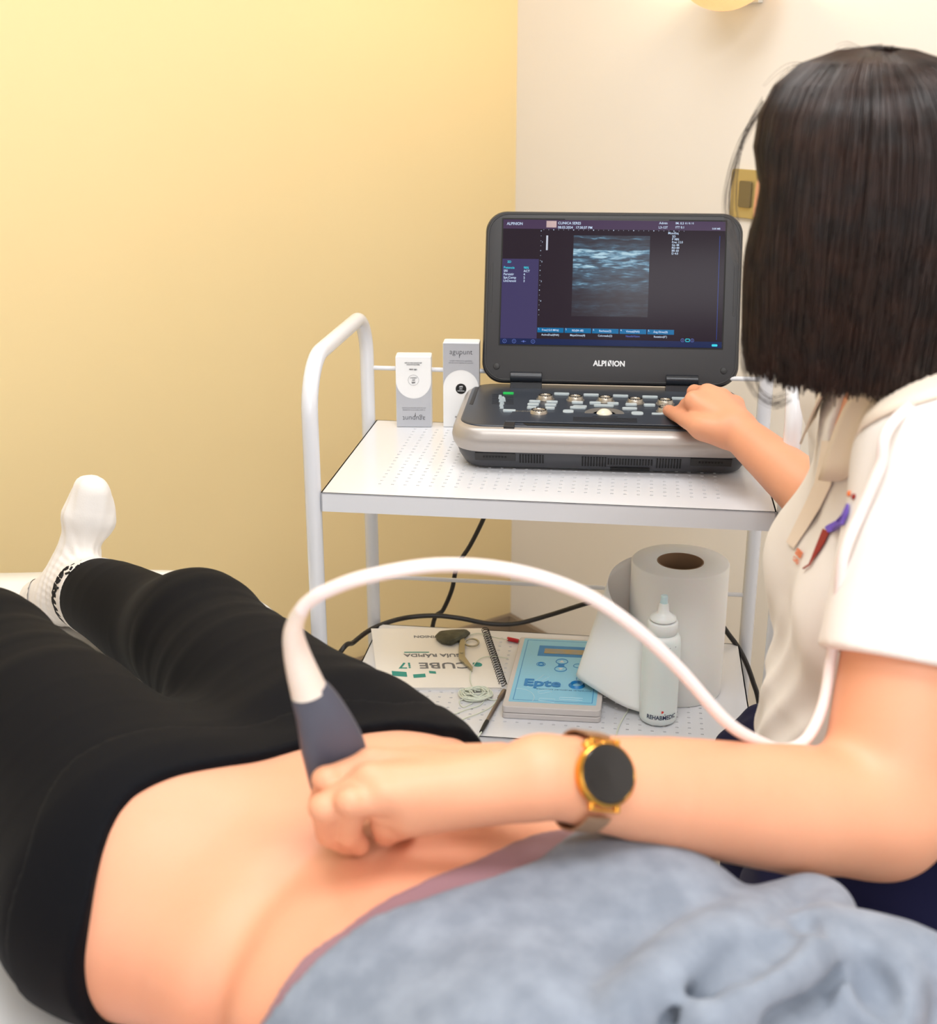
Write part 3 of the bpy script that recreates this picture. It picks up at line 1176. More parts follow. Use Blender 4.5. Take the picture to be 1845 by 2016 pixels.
def needle_box(px0, px1, pyb, h, upside, rz, label):
    a, c = W(px0, pyb, z=Z1), W(px1, pyb, z=Z1)
    w = (c - a).length
    t = thing('needle_box', label, 'box', (a.x, a.y, Z1 + 0.0005), rz, 'acupuncture needle boxes')
    d = 0.032
    b = MB()
    b.box(0, 0, 0, w, d, h)
    b.build('carton', M_card if upside else M_card, t, bevel=0.0008)
    F = Matrix.Translation((0, -0.0002, 0)) @ Matrix.Rotation(R(90), 4, 'X')   # x right, y up, z to viewer
    if upside:
        F = F @ Matrix.Translation((w, h, 0)) @ Matrix.Rotation(R(180), 4, 'Z')
    r = w / 2
    # silver field: front rectangle with a domed white window left out
    b = MB()
    if upside:
        top_s, arch = h, h - 0.062
    else:
        top_s, arch = h, h * 0.62 - 0.004
    pts = [(w, top_s), (0, top_s), (0, arch - r * 0.0)]
    cy_ = arch
    pts = [(w - 0.0005, h - 0.0005), (0.0005, h - 0.0005)]
    for k in range(25):
        a_ = math.pi - math.pi * k / 24
        pts.append((r + (r - 0.0005) * math.cos(a_), cy_ - r * 0.55 + r * math.sin(a_)))
    n = len(pts)
    b.add([F @ Vector((p[0], p[1], 0.0002)) for p in pts], [tuple(range(n))])
    b.build('silver_field', M_silvercard, t, smooth=False)
    text_mesh([('agupunt', w / 2, h - 0.0185, 0.0125, 'CENTER', 0.95, -0.012)], 'brand_lettering', M_darkink, t, F @ Matrix.Translation((0, 0, 0.0004)))
    b = MB()
    for s_, x_, y_, hh in ((0, w / 2 - 0.003, h - 0.0245, 0.006),):
        b.prism([(x_, y_), (x_ + 0.0008, y_), (x_ + 0.0008, y_ + hh), (x_, y_ + hh)], 0.0003, 0.0005, F)
    b.build('needle_mark', M_darkink, t, smooth=False)
    text_mesh([('La aguja original de los especialistas', w / 2, h - 0.030, 0.0026, 'CENTER'), ('para las manos expertas en la punción', w / 2, h - 0.0335, 0.0026, 'CENTER')],
              'small_lettering', M_midink, t, F @ Matrix.Translation((0, 0, 0.0004)))
    cyc = cy_ - r * 0.55 - 0.002
    if upside:
        pts = disc(0.0088, 32, w / 2, cyc)
        b = MB()
        b.tube([F @ Vector((p[0], p[1], 0.0003)) for p in pts + pts[:1]], 0.0002, 4, cap=False)
        b.build('round_badge', M_midink, t)
        text_mesh([('APS', w / 2, cyc + 0.0028, 0.0036, 'CENTER', 1, 0.03), ('DRY', w / 2, cyc - 0.001, 0.0026, 'CENTER'), ('0.30x50mm', w / 2, cyc - 0.0045, 0.0024, 'CENTER'),
                   ('100 units', w / 2, 0.020, 0.0036, 'CENTER', 1, 0.02), ('Aguja de acupuntura', w / 2, 0.0125, 0.0026, 'CENTER'), ('para punción seca con guía', w / 2, 0.0095, 0.0026, 'CENTER')],
                  'small_lettering', M_darkink, t, F @ Matrix.Translation((0, 0, 0.0004)))
    else:
        b = MB()
        b.prism(disc(0.0088, 32, w / 2, cyc), 0.0002, 0.0004, F)
        b.build('round_badge', M_hole, t, smooth=False)
        text_mesh([('APS', w / 2, cyc + 0.0024, 0.0036, 'CENTER', 1, 0.03), ('DRY', w / 2, cyc - 0.001, 0.0026, 'CENTER'), ('0.30x50mm', w / 2, cyc - 0.0042, 0.0024, 'CENTER')],
                  'small_lettering', M_ink, t, F @ Matrix.Translation((0, 0, 0.0006)))
        text_mesh([('100 units', w / 2 - 0.004, 0.0165, 0.0036, 'CENTER', 1, 0.02)], 'small_lettering', M_darkink, t, F @ Matrix.Translation((0, 0, 0.0004)))
    if not upside:
        SD = Matrix.Translation((w + 0.0002, 0, 0)) @ Matrix.Rotation(R(90), 4, 'Z') @ Matrix.Rotation(R(90), 4, 'X')
        b = MB()
        b.prism([(0.001, 0.001), (d - 0.001, 0.001), (d - 0.001, h - 0.001), (0.001, h - 0.001)], 0.0, 0.0001, SD)
        b.build('side_field', mat('box_side_grey', (176, 170, 170), 0.45), t, smooth=False)
    # tuck flap lip at the top
    b = MB()
    b.box(0.002, 0.0012, h, w - 0.002, d - 0.001, h + 0.0006)
    b.build('top_flap', M_card, t, smooth=False)
    return t


needle_box(781, 850, 841, 0.119, True, R(-1.5), 'silver and white cardboard needle box standing upside down, the shorter of the two')
needle_box(873, 943, 841, 0.142, False, R(-4), 'taller silver and white needle box behind the left edge of the ultrasound machine')

# ------------------------------------------------------------------ lower shelf things
ZL = Z2 + 0.0003

# spiral bound quick guide, upside down to the viewer
g0, g1, g2, g3 = W(741, 1242, z=ZL), W(957, 1240, z=ZL), W(993, 1358, z=ZL), W(690, 1362, z=ZL)
gx = (g1 - g0).normalized()
gang = math.atan2(gx.y, gx.x) - R(1)
guide = thing('guide_booklet', 'white spiral-bound quick guide booklet lying upside down on the lower shelf', 'booklet', (g2.x, g2.y, ZL), gang)
gw, gh = 0.200, 0.225
M_page = mat('booklet_paper', (245, 240, 232), 0.55)
M_cover = mat('booklet_cover', (248, 244, 238), 0.35, coat=0.3)
SK = Matrix(((1, -0.12, 0, 0), (0, 1, 0, 0), (0, 0, 1, 0), (0, 0, 0, 1)))
b = MB()
b.box(-gw, 0, 0, -0.006, gh, 0.004, SK)
b.build('pages', M_page, guide, smooth=False)
b = MB()
b.box(-gw - 0.001, -0.001, 0.0041, -0.004, gh + 0.001, 0.0046, SK)
cover = b.build('cover', M_cover, guide, smooth=False)
GT = SK @ Matrix.Translation((0, 0, 0.0049)) @ Matrix.Rotation(R(180), 4, 'Z')
M_teal = mat('teal_print', (20, 150, 140), 0.45)
M_gprint = mat('grey_print', (110, 112, 118), 0.45)
text_mesh([('CUBE', 0.044, -0.088, 0.030, 'LEFT', 1.15, 0.012),], 'title_lettering', M_gprint, cover, GT)
text_mesh([('GUÍA RÁPIDA', 0.052, -0.122, 0.0155, 'LEFT', 1.05, 0.02)], 'title_lettering', M_gprint, cover, GT)
text_mesh([('ALPINION', 0.072, -0.195, 0.0125, 'LEFT', 1.0, 0.02)], 'title_lettering', M_gprint, cover, GT)
text_mesh([('e', 0.024, -0.088, 0.030, 'LEFT', 1.1, 0.03)], 'title_lettering', M_teal, cover, GT)
text_mesh([('i7', 0.142, -0.088, 0.030, 'LEFT', 1.0, 0.01)], 'title_lettering', M_teal, cover, GT)
b = MB()
b.box(0.108, -0.130, 0, 0.150, -0.127, 0.0002, GT)
b.build('cover_rule', M_teal, cover, smooth=False)
for (x, y, w_, h_, sk) in ((0.152, -0.054, 0.024, 0.017, -0.004), (0.122, -0.048, 0.020, 0.012, 0.003), (0.104, -0.056, 0.011, 0.008, -0.002)):
    b = MB()
    b.prism([(x, y), (x + w_, y + sk), (x + w_, y + h_ + sk), (x, y + h_)], 0, 0.0002, GT)
    b.build('cover_mark', M_teal, cover, smooth=False)
b = MB()
pts = []
for k in range(0, 25 * 14 + 1):
    t = k / 14
    a = 2 * math.pi * t
    pts.append(SK @ Vector((-0.001 + 0.0060 * math.cos(a), 0.006 + t * (gh - 0.012) / 25, 0.0062 + 0.0060 * math.sin(a))))
b.tube(pts, 0.0007, 6)
b.build('spiral_binding', M_black, guide)

# scissors lying on the booklet
M_steel = mat('scissor_steel', (176, 170, 150), 0.28, metal=0.9)
M_olive = mat('olive_plastic', (82, 82, 62), 0.55, bump=(260, 0.5, 0.001), vary=((58, 58, 44), 60, 0.4, 0.6))
zs = ZL + 0.0052
sc0 = W(905, 1290, z=zs)
scis = thing('scissors', 'steel angled bandage scissors with one olive sleeved handle lying on the booklet', 'scissors', (sc0.x, sc0.y, zs), 0)


def LP(px, py, dz=0.0, org=None, z=None):
    p = W(px, py, z=(zs if z is None else z) + dz)
    return Vector((p.x, p.y, p.z)) - (org if org is not None else Vector((sc0.x, sc0.y, zs)))


b = MB()
for dz, off_ in ((0.0005, 0), (0.0030, 2)):
    pp = [(904 + off_, 1262), (913 + off_, 1262), (916, 1298), (931 - off_, 1316), (930, 1324), (905, 1302), (903, 1296)]
    q = [LP(x, y) for x, y in pp]
    b.loft([[Vector((p.x, p.y, dz)) for p in q], [Vector((p.x, p.y, dz + 0.0022)) for p in q]])
b.build('blades', M_steel, scis, bevel=0.0003)
b = MB()
pts = []
for k in range(25):
    a = 2 * math.pi * k / 24
    pts.append(LP(929 + 13.5 * math.cos(a), 1265 + 7.2 * math.sin(a), 0.003))
b.tube(pts, 0.0017, 8, cap=False)
b.tube([LP(916, 1268, 0.003), LP(908, 1275, 0.003), LP(907, 1282, 0.003)], 0.002, 8)
b.build('finger_ring', M_steel, scis)
b = MB()
pp = [(857, 1257), (864, 1250), (890, 1247), (920, 1246), (926, 1251), (916, 1260), (904, 1266), (888, 1273), (870, 1270), (860, 1263)]
q = [LP(x, y) for x, y in pp]
cx_ = sum((p for p in q), Vector()) / len(q)
b.loft([[Vector((p.x, p.y, 0.002)) for p in q], [Vector((p.x, p.y, 0.006)) for p in q], [Vector((cx_.x + (p.x - cx_.x) * 0.8, cx_.y + (p.y - cx_.y) * 0.8, 0.0095)) for p in q]])
b.build('handle_sleeve', M_olive, scis, bevel=0.001, angle=60)
b = MB()
b.lathe([(0.003, 0.005), (0.003, 0.0064), (0.0, 0.0068)], 12, Matrix.Translation((LP(909, 1290).x, LP(909, 1290).y, 0)))
b.build('pivot_screw', M_steel, scis)

# blue therapy device
M_case = mat('pale_grey_case', (212, 206, 204), 0.4)
M_blue = mat('light_blue_label', (140, 208, 238), 0.35)
M_dblue = mat('strong_blue_print', (24, 132, 200), 0.4)
e0 = W(988, 1414, z=ZL)
e1 = W(1182, 1424, z=ZL)
ew = (e1 - e0).length
eang = math.atan2(e1.y - e0.y, e1.x - e0.x)
epte = thing('therapy_device', 'grey boxed electrotherapy device with a light blue front label and small display', 'medical device', (e0.x, e0.y, ZL), eang)
eh = 0.252
ez = 0.021
SKE = Matrix(((1, 0.045, 0, 0), (0, 1, 0, 0), (0, 0, 1, 0), (0, 0, 0, 1)))
for nm, za, zb in (('lower_case', 0.0, 0.009), ('upper_case', 0.0096, ez)):
    b = MB()
    b.prism(rrect(ew, eh, 0.006, 4, ew / 2, eh / 2), za, zb, SKE)
    b.build(nm, M_case, epte, bevel=0.0018, seg=3)
EM = SKE @ Matrix.Translation((0, 0, ez))
b = MB()
lx0, lx1, ly0, ly1 = 0.008, ew - 0.008, 0.016, eh - 0.006
b.prism(rrect(lx1 - lx0, ly1 - ly0, 0.002, 3, ew / 2, (ly0 + ly1) / 2), 0, 0.0003, EM)
lab = b.build('label_sheet', M_blue, epte, smooth=False, label='light blue printed label')
b = MB()
for k in range(1):
    x0, x1, y0, y1 = lx0 + 0.006, lx1 - 0.006, ly0 + 0.006, ly1 - 0.006
    w_ = 0.0010
    b.box(x0, y0, 0.0003, x1, y0 + w_, 0.0004, EM)
    b.box(x0, y1 - w_, 0.0003, x1, y1, 0.0004, EM)
    b.box(x0, y0, 0.0003, x0 + w_, y1, 0.0004, EM)
    b.box(x1 - w_, y0, 0.0003, x1, y1, 0.0004, EM)
b.box(0.036, eh - 0.072, 0.0003, ew - 0.022, eh - 0.032, 0.0005, EM)
b.build('label_frame', M_dblue, lab, smooth=False)
b = MB()
b.box(0.046, eh - 0.062, 0.0005, ew - 0.034, eh - 0.044, 0.0009, EM)
b.build('display_window', mat('lcd_olive', (176, 156, 104), 0.2, vary=((150, 150, 140), 60, 0.4, 0.7)), epte, smooth=False)
b = MB()


def ringmark(cx, cy, r, w):
    pts = disc(r, 20, cx, cy)
    b.tube([EM @ Vector((p[0], p[1], 0.0004)) for p in pts + pts[:1]], w, 4, cap=False)


ringmark(0.078, eh - 0.090, 0.0095, 0.0008)
ringmark(0.078, eh - 0.117, 0.0095, 0.0008)
ringmark(0.045, eh - 0.103, 0.0070, 0.0006)
ringmark(0.045, eh - 0.103, 0.0042, 0.0010)
ringmark(ew - 0.045, eh - 0.103, 0.0070, 0.0006)
b.prism([(0.073, eh - 0.110), (0.083, eh - 0.110), (0.083, eh - 0.098), (0.073, eh - 0.098)], 0.0003, 0.0005, EM)
ringmark(0.108, 0.080, 0.0098, 0.0034)
for a, r0, r1 in ((95, 0.019, 0.027), (50, 0.019, 0.029), (5, 0.019, 0.027)):
    b.box(r0, -0.0007, 0.0003, r1, 0.0007, 0.0005, EM @ Matrix.Translation((0.108, 0.080, 0)) @ Matrix.Rotation(R(a), 4, 'Z'))
b.build('button_print', M_dblue, lab)
b = MB()
for cy_, s_ in ((eh - 0.090, 1), (eh - 0.117, -1)):
    b.prism([(0.074, cy_ - s_ * 0.003), (0.082, cy_ - s_ * 0.003), (0.078, cy_ + s_ * 0.004)][::s_], 0.0003, 0.0006, EM)
b.build('button_print', M_ink, lab, smooth=False)
text_mesh([('Epte', 0.024, 0.071, 0.032, 'LEFT', 1.02, 0.028)], 'brand_lettering', M_dblue, lab, EM @ Matrix.Translation((0, 0, 0.0011)))
text_mesh([('electrolisis percutánea terapéutica', 0.046, 0.060, 0.0062, 'LEFT', 1.0, 0.0)], 'small_lettering', mat('grey_blue_print', (90, 140, 170), 0.5), lab, EM @ Matrix.Translation((0, 0, 0.0004)))
# pale outline sun pattern on the lower left of the label
b = MB()
M_paleline = mat('pale_outline_print', (205, 236, 248), 0.4)
pc = (0.016, 0.030)
pts = [(pc[0] + 0.030 * math.cos(R(a)), pc[1] + 0.030 * math.sin(R(a))) for a in range(-20, 100, 8)]
b.tube([EM @ Vector((p[0], p[1], 0.0004)) for p in pts], 0.0004, 4)
for a, r0, r1 in ((-5, 0.038, 0.062), (28, 0.040, 0.060), (62, 0.040, 0.088)):
    mxx = EM @ Matrix.Translation((pc[0], pc[1], 0)) @ Matrix.Rotation(R(a), 4, 'Z')
    pts = [(r0, -0.004), (r1, -0.005), (r1, 0.005), (r0, 0.004), (r0, -0.004)]
    b.tube([mxx @ Vector((p[0], p[1], 0.0004)) for p in pts], 0.0004, 4)
pts = [(0.085, 0.030), (0.120, 0.030), (0.120, 0.037), (0.085, 0.037), (0.085, 0.030)]
b.tube([EM @ Vector((p[0], p[1], 0.0004)) for p in pts], 0.0004, 4)
b.build('label_pattern', M_paleline, lab)
# white socket and plug half hidden under the paper
b = MB()
b.lathe([(0.006, 0), (0.006, 0.012), (0.004, 0.014), (0, 0.014)], 16, EM @ Matrix.Translation((ew - 0.034, 0.128, 0)))
b.build('cable_plug', M_card, epte)

# red pen cap sticking out behind the device
r0_, r1_ = W(999, 1257, z=ZL + 0.004), W(1022, 1262, z=ZL + 0.004)
pen = thing('red_plug', 'small red banana plug lying behind the blue device', 'plug', (r0_.x, r0_.y, ZL + 0.0036), math.atan2((r1_ - r0_).y, (r1_ - r0_).x))
mh = Matrix.Rotation(R(90), 4, 'Y')
b = MB()
b.lathe([(0.0, 0), (0.0034, 0.0004), (0.0036, 0.002), (0.0036, 0.02), (0.003, 0.0215), (0.0, 0.022)], 16, mh)
b.build('plug_body', mat('red_plastic', (205, 30, 40), 0.35), pen)
b = MB()
b.lathe([(0.0, 0.022), (0.0018, 0.022), (0.0018, 0.034), (0, 0.034)], 10, mh)
b.build('plug_pin', M_steel, pen)

# electrode needle holder with its lead, in front of the booklet
M_wire = mat('pale_green_wire', (226, 232, 216), 0.45)
zn = ZL + 0.0045
n0, n1, n2 = W(993, 1360, z=zn), W(959, 1420, z=zn), W(948, 1441, z=zn)
nh = thing('electrode_pen', 'slim steel electrode pen with black grip lying against the device', 'electrode', n1, 0)
d_ = (n0 - n1).normalized()
rotm = d_.to_track_quat('Z', 'X').to_matrix().to_4x4()
L_ = (n0 - n1).length
b = MB()
b.lathe([(0.0, 0.0), (0.0026, 0.0), (0.0031, 0.004), (0.0031, L_ * 0.72), (0.0044, L_ * 0.74), (0.0044, L_ * 0.95), (0.0038, L_), (0, L_)], 20, rotm)
b.build('steel_barrel', mat('brushed_steel', (150, 140, 134), 0.3, metal=0.9), nh, angle=40)
b = MB()
L2 = (n1 - n2).length
rot2 = (-d_).to_track_quat('Z', 'X').to_matrix().to_4x4()
b.lathe([(0.0, 0.0), (0.0034, 0.0002), (0.0034, 0.010), (0.0026, L2), (0, L2)], 16, rot2)
b.build('black_grip', M_black, nh)


def wire(name, pts, r, m, parent, off=None, n=8, sub=8):
    b = MB()
    b.tube([Vector(p) - Vector(off if off is not None else (0, 0, 0)) for p in pts], r, n, smooth=sub)
    return b.build(name, m, parent)


# the lead leaves the pen towards the shelf edge and hangs over it
pw = [n2, W(940, 1452, z=ZL + 0.003), W(928, 1466, z=ZL + 0.003), W(915, 1482, z=ZL + 0.002)]
wire('lead', pw, 0.0012, M_wire, nh, n1)
# knotted bundle of thin pale wire
bun = W(937, 1367, z=ZL + 0.004)
bundle = thing('wire_bundle', 'tangled bundle of thin pale green wire beside the electrode pen', 'cable', (bun.x, bun.y, ZL), 0)
rr = random.Random(3)
pts = []
for k in range(95):
    a = k * 0.93
    rad = 0.010 + 0.013 * abs(math.sin(k * 0.37))
    pts.append((rad * math.cos(a) * 1.1 + rr.uniform(-.003, .003), rad * 0.9 * math.sin(a) + rr.uniform(-.003, .003), 0.003 + 0.015 * abs(math.sin(k * 0.61)) * (1 - rad / 0.03)))
b = MB()
b.tube(pts, 0.0011, 6, smooth=5)
b.build('coil', M_wire, bundle)
for nm, pl_ in (('loose_end', [(936, 1362), (926, 1340), (930, 1315), (945, 1297), (968, 1292), (1000, 1296)]),
                ('loose_end', [(950, 1372), (975, 1378), (985, 1370)]),
                ('loose_end', [(955, 1375), (945, 1388), (915, 1398), (885, 1410), (868, 1418)]),
                ('loose_end', [(985, 1372), (966, 1392), (940, 1405), (915, 1414), (900, 1425), (885, 1436)]),
                ('loose_end', [(925, 1372), (905, 1380), (912, 1392), (930, 1384)]),
                ('loose_end', [(925, 1250), (945, 1247), (975, 1255), (1000, 1259)])):
    wire(nm, [W(x, y, z=ZL + (0.0015 if y > 1372 else 0.0065)) for x, y in pl_], 0.0009, M_wire, bundle, (bun.x, bun.y, ZL))

# thin lead running out under the paper towards the shelf front
lw = thing('lead_wire', 'thin pale lead running out from under the loose paper sheet to the shelf front', 'cable', W(1240, 1380, z=ZL), 0)
wire('lead', [W(x, y, z=ZL + 0.0014) for x, y in ((1238, 1350), (1244, 1370), (1240, 1392), (1228, 1412), (1218, 1432), (1212, 1455), (1208, 1474))], 0.0012, M_wire, lw,
     W(1240, 1380, z=ZL))

# paper roll
pc_ = Vector((0.329, 1.835, ZL))
roll = thing('paper_roll', 'large upright roll of white paper towel with brown cardboard core on the lower shelf', 'paper roll', pc_, 0)
RR, RH = 0.0755, 0.216
M_paper = mat('paper_towel', (254, 251, 246), 0.8, bump=(300, 0.25, 0.0006), sss=0.15)
b = MB()
b.lathe([(0.036, 0.0), (RR - 0.002, 0.0), (RR, 0.002), (RR, RH - 0.002), (RR - 0.002, RH), (0.038, RH), (0.036, RH - 0.001)], 64, cap=False)
b.build('paper_winding', M_paper, roll, angle=50)
b = MB()
b.lathe([(0.036, 0.0), (0.036, RH - 0.0005), (0.0345, RH - 0.0005), (0.0345, 0.001), (0.036, 0.0)], 48, cap=False)
b.build('cardboard_core', mat('brown_cardboard', (150, 118, 90), 0.8, bump=(200, 0.2, 0.0006)), roll)
# loose end: leaves the roll at its left back, curls forward and lies across the device
Zt = RH
col_top = [(-0.052, -0.052), (-0.062, -0.020), (-0.072, 0.006)]
# rows: top edge polyline and bottom edge polyline (roll coordinates), bulging to the left
tl, tr = [], []
top = [(-0.058, 0.045, 0.208), (-0.080, 0.035, 0.205), (-0.102, 0.018, 0.196), (-0.112, -0.004, 0.180), (-0.104, -0.026, 0.155), (-0.080, -0.050, 0.125), (-0.045, -0.068, 0.095), (-0.012, -0.078, 0.070)]
bot = [(-0.058, 0.045, 0.003), (-0.085, 0.040, 0.006), (-0.118, 0.020, 0.020), (-0.145, -0.010, 0.035), (-0.160, -0.045, 0.040), (-0.130, -0.072, 0.028), (-0.085, -0.098, 0.012), (-0.030, -0.112, 0.004)]
tp = spline([Vector(p) for p in top], 6)
bt = spline([Vector(p) for p in bot], 6)
vs, fs = [], []
NR = 14
for i in range(len(tp)):
    for j in range(NR + 1):
        u = j / NR
        p = tp[i].lerp(bt[i], u)
        bulge = math.sin(u * math.pi) * 0.006 * math.sin(i / len(tp) * math.pi)
        p = p + Vector((-bulge, -bulge, 0))
        vs.append(p)
for i in range(len(tp) - 1):
    for j in range(NR):
        a = i * (NR + 1) + j
        fs.append((a, a + 1, a + NR + 2, a + NR + 1))
b = MB()
b.add(vs, fs)
lo_ = b.build('loose_sheet', M_paper, roll, angle=180, label='loose end of the paper curling forward')
md = lo_.modifiers.new('thickness', 'SOLIDIFY')
md.thickness = 0.0006

# gel bottle
gb = Vector((0.2885, 1.724, ZL))
gel = thing('gel_bottle', 'pale mint squeeze bottle of ultrasound gel with white nozzle cap standing before the paper roll', 'bottle', gb, R(-12))
M_mint = mat('mint_plastic', (240, 250, 248), 0.35, sss=0.4, sssr=(0.6, 1, 1))
M_cap = mat('white_cap_plastic', (240, 242, 240), 0.35, sss=0.2)
b = MB()
b.lathe([(0.0, 0.002), (0.022, 0.0), (0.0275, 0.004), (0.0285, 0.012), (0.0285, 0.128), (0.0275, 0.138), (0.024, 0.144), (0.020, 0.146), (0.0, 0.146)], 40)
b.build('bottle_body', M_mint, gel, angle=50)
b = MB()
b.lathe([(0.0, 0.146), (0.0215, 0.146), (0.0225, 0.148), (0.0225, 0.163), (0.021, 0.1645), (0.0, 0.1645)], 36)
b.build('screw_cap', M_cap, gel, angle=50)
b = MB()
b.lathe([(0.0, 0.1645), (0.0165, 0.1645), (0.0198, 0.168), (0.0188, 0.172), (0.013, 0.175), (0.0085, 0.179), (0.0072, 0.190), (0.0062, 0.193), (0.0, 0.193)], 32)
b.build('nozzle_base', M_cap, gel, angle=50)
b = MB()
b.lathe([(0.0056, 0.192), (0.0054, 0.203), (0.0046, 0.205), (0.0, 0.205)], 24)
b.build('nozzle_tip', mat('mint_tip', (205, 232, 236), 0.3, sss=0.3), gel, angle=50)


def on_cyl(items, r, name, m, parent, rz):
    """lettering wrapped round the bottle"""
    o = text_mesh(items, name, m, parent, Matrix.Identity(4), thick=0.0)
    for v in o.data.vertices:
        x, z = v.co.x, v.co.y
        a = x / r - R(90) + rz
        v.co = (r * math.cos(a), r * math.sin(a), z)
    return o


M_navyink = mat('navy_print', (34, 40, 78), 0.5)
on_cyl([('REHABMEDIC', 0.0, 0.014, 0.0098, 'CENTER', 0.82, 0.02)], 0.0289, 'brand_lettering', M_navyink, gel, R(16))
on_cyl([('\u00b4', 0.006, 0.127, 0.008, 'CENTER'), ('\u00b4', 0.016, 0.127, 0.009, 'CENTER'), ('.', 0.004, 0.022, 0.01, 'CENTER')], 0.0289, 'print_mark', M_navyink, gel, R(16))
on_cyl([('\u2019', 0.000, 0.020, 0.012, 'CENTER', 1.4, 0.05)], 0.0289, 'print_mark', mat('red_print', (220, 60, 50), 0.5), gel, R(16))

# black power cords
cordm = mat('black_cord', (30, 26, 24), 0.4)
c1 = [W(968, 975, z=0.80), W(960, 1000, z=0.83) + Vector((0, 0.02, 0)), (0.02, 2.19, 0.80), (-0.01, 2.19, 0.74), (-0.04, 2.19, 0.66), (-0.065, 2.185, 0.58), (-0.10, 2.18, 0.50), (-0.12, 2.2, 0.30), (-0.05, 2.3, 0.02), (0.05, 2.5, 0.008)]
cd = thing('power_cord', 'black power cord dropping behind the trolley under the machine', 'cord', (0.03, 2.19, 0.0), 0)


def ray_at(px, py, Y):
    return W(px, py, Y=Y)


path1 = [ray_at(975, 960, 2.12), ray_at(967, 985, 2.13), ray_at(948, 1030, 2.15), ray_at(925, 1075, 2.16), ray_at(900, 1115, 2.16), ray_at(890, 1160, 2.16), ray_at(873, 1200, 2.16), ray_at(852, 1232, 2.16),
         Vector((-0.08, 2.2, 0.30)), Vector((-0.02, 2.3, 0.03)), Vector((0.08, 2.5, 0.006)), Vector((0.2, 2.7, 0.006))]
wire('cord', path1, 0.0042, cordm, cd, (0.03, 2.19, 0.0), 10)
path2 = [Vector((-0.40, 2.0, 0.006)), Vector((-0.36, 1.98, 0.25)), ray_at(660, 1300, 1.98), ray_at(697, 1264, 2.02), ray_at(735, 1237, 2.06), ray_at(790, 1218, 2.11), ray_at(850, 1212, 2.12), ray_at(905, 1217, 2.12), ray_at(965, 1228, 2.12),
         ray_at(1020, 1227, 2.12), ray_at(1085, 1210, 2.12), ray_at(1155, 1188, 2.10), ray_at(1230, 1170, 2.09), ray_at(1320, 1175, 2.07), ray_at(1400, 1210, 2.03), ray_at(1437, 1252, 2.0),
         ray_at(1462, 1290, 1.98), ray_at(1482, 1340, 1.97), ray_at(1496, 1400, 1.96), Vector((0.52, 1.95, 0.25)), Vector((0.56, 2.0, 0.01)), Vector((0.7, 2.05, 0.006))]
cd2 = thing('power_cord', 'black power cord waving along the back of the lower shelf behind the paper roll', 'cord', (-0.40, 2.0, 0.0), 0)
wire('cord', path2, 0.0044, cordm, cd2, (-0.40, 2.0, 0.0), 10)


# ------------------------------------------------------------------ treatment table
BZ = 0.68
M_vinyl = mat('white_vinyl', (232, 234, 238), 0.4, bump=(40, 0.05, 0.001))
M_steelw = mat('painted_frame_grey', (205, 206, 208), 0.35)
bed = thing('treatment_table', 'white padded treatment table under the lying patient', 'treatment table', (-0.35, 0.95, 0))


def bed_outline():
    pts = [(-1.30, 1.90), (-1.36, 1.84), (-1.37, 1.72), (-0.28, 0.13), (-0.20, 0.07), (-0.1, 0.05), (0.50, 0.32), (0.55, 0.36), (0.54, 0.47)]
    pts += [(-0.240, 1.655), (-0.262, 1.715), (-0.283, 1.765), (-0.309, 1.808), (-0.345, 1.855), (-0.385, 1.889), (-0.43, 1.912), (-0.50, 1.922)]
    return pts


bo = bed_outline()
b = MB()
cx_, cy_ = -0.35, 0.95


def sc_out(k):
    return [Vector((x - cx_, y - cy_, 0)) * k for x, y in bo]


b.loft([[Vector((p.x, p.y, BZ - 0.075)) for p in sc_out(0.985)], [Vector((p.x, p.y, BZ - 0.065)) for p in sc_out(0.998)], [Vector((p.x, p.y, BZ - 0.018)) for p in sc_out(1.0)],
        [Vector((p.x, p.y, BZ - 0.005)) for p in sc_out(0.993)], [Vector((p.x, p.y, BZ)) for p in sc_out(0.98)]])
b.build('mattress', M_vinyl, bed, angle=70)
ax = Vector((0.6, -0.8, 0))
ay = Vector((0.8, 0.6, 0))
for (u, v) in ((-0.75, -0.22), (-0.75, 0.2), (0.62, -0.22), (0.62, 0.2)):
    q = ax * u + ay * v + Vector((-0.08, 0.0, 0))
    b = MB()
    b.tube([(q.x, q.y, BZ - 0.08), (q.x, q.y, 0.0)], 0.022, 16)
    b.build('leg', M_steelw, bed)
q0, q1 = ax * -0.78 + Vector((-0.08, 0, 0)), ax * 0.66 + Vector((-0.08, 0, 0))
for v in (-0.22, 0.2):
    b = MB()
    b.tube([q0 + ay * v + Vector((0, 0, BZ - 0.1)), q1 + ay * v + Vector((0, 0, BZ - 0.1))], 0.018, 12)
    b.build('frame_rail', M_steelw, bed)

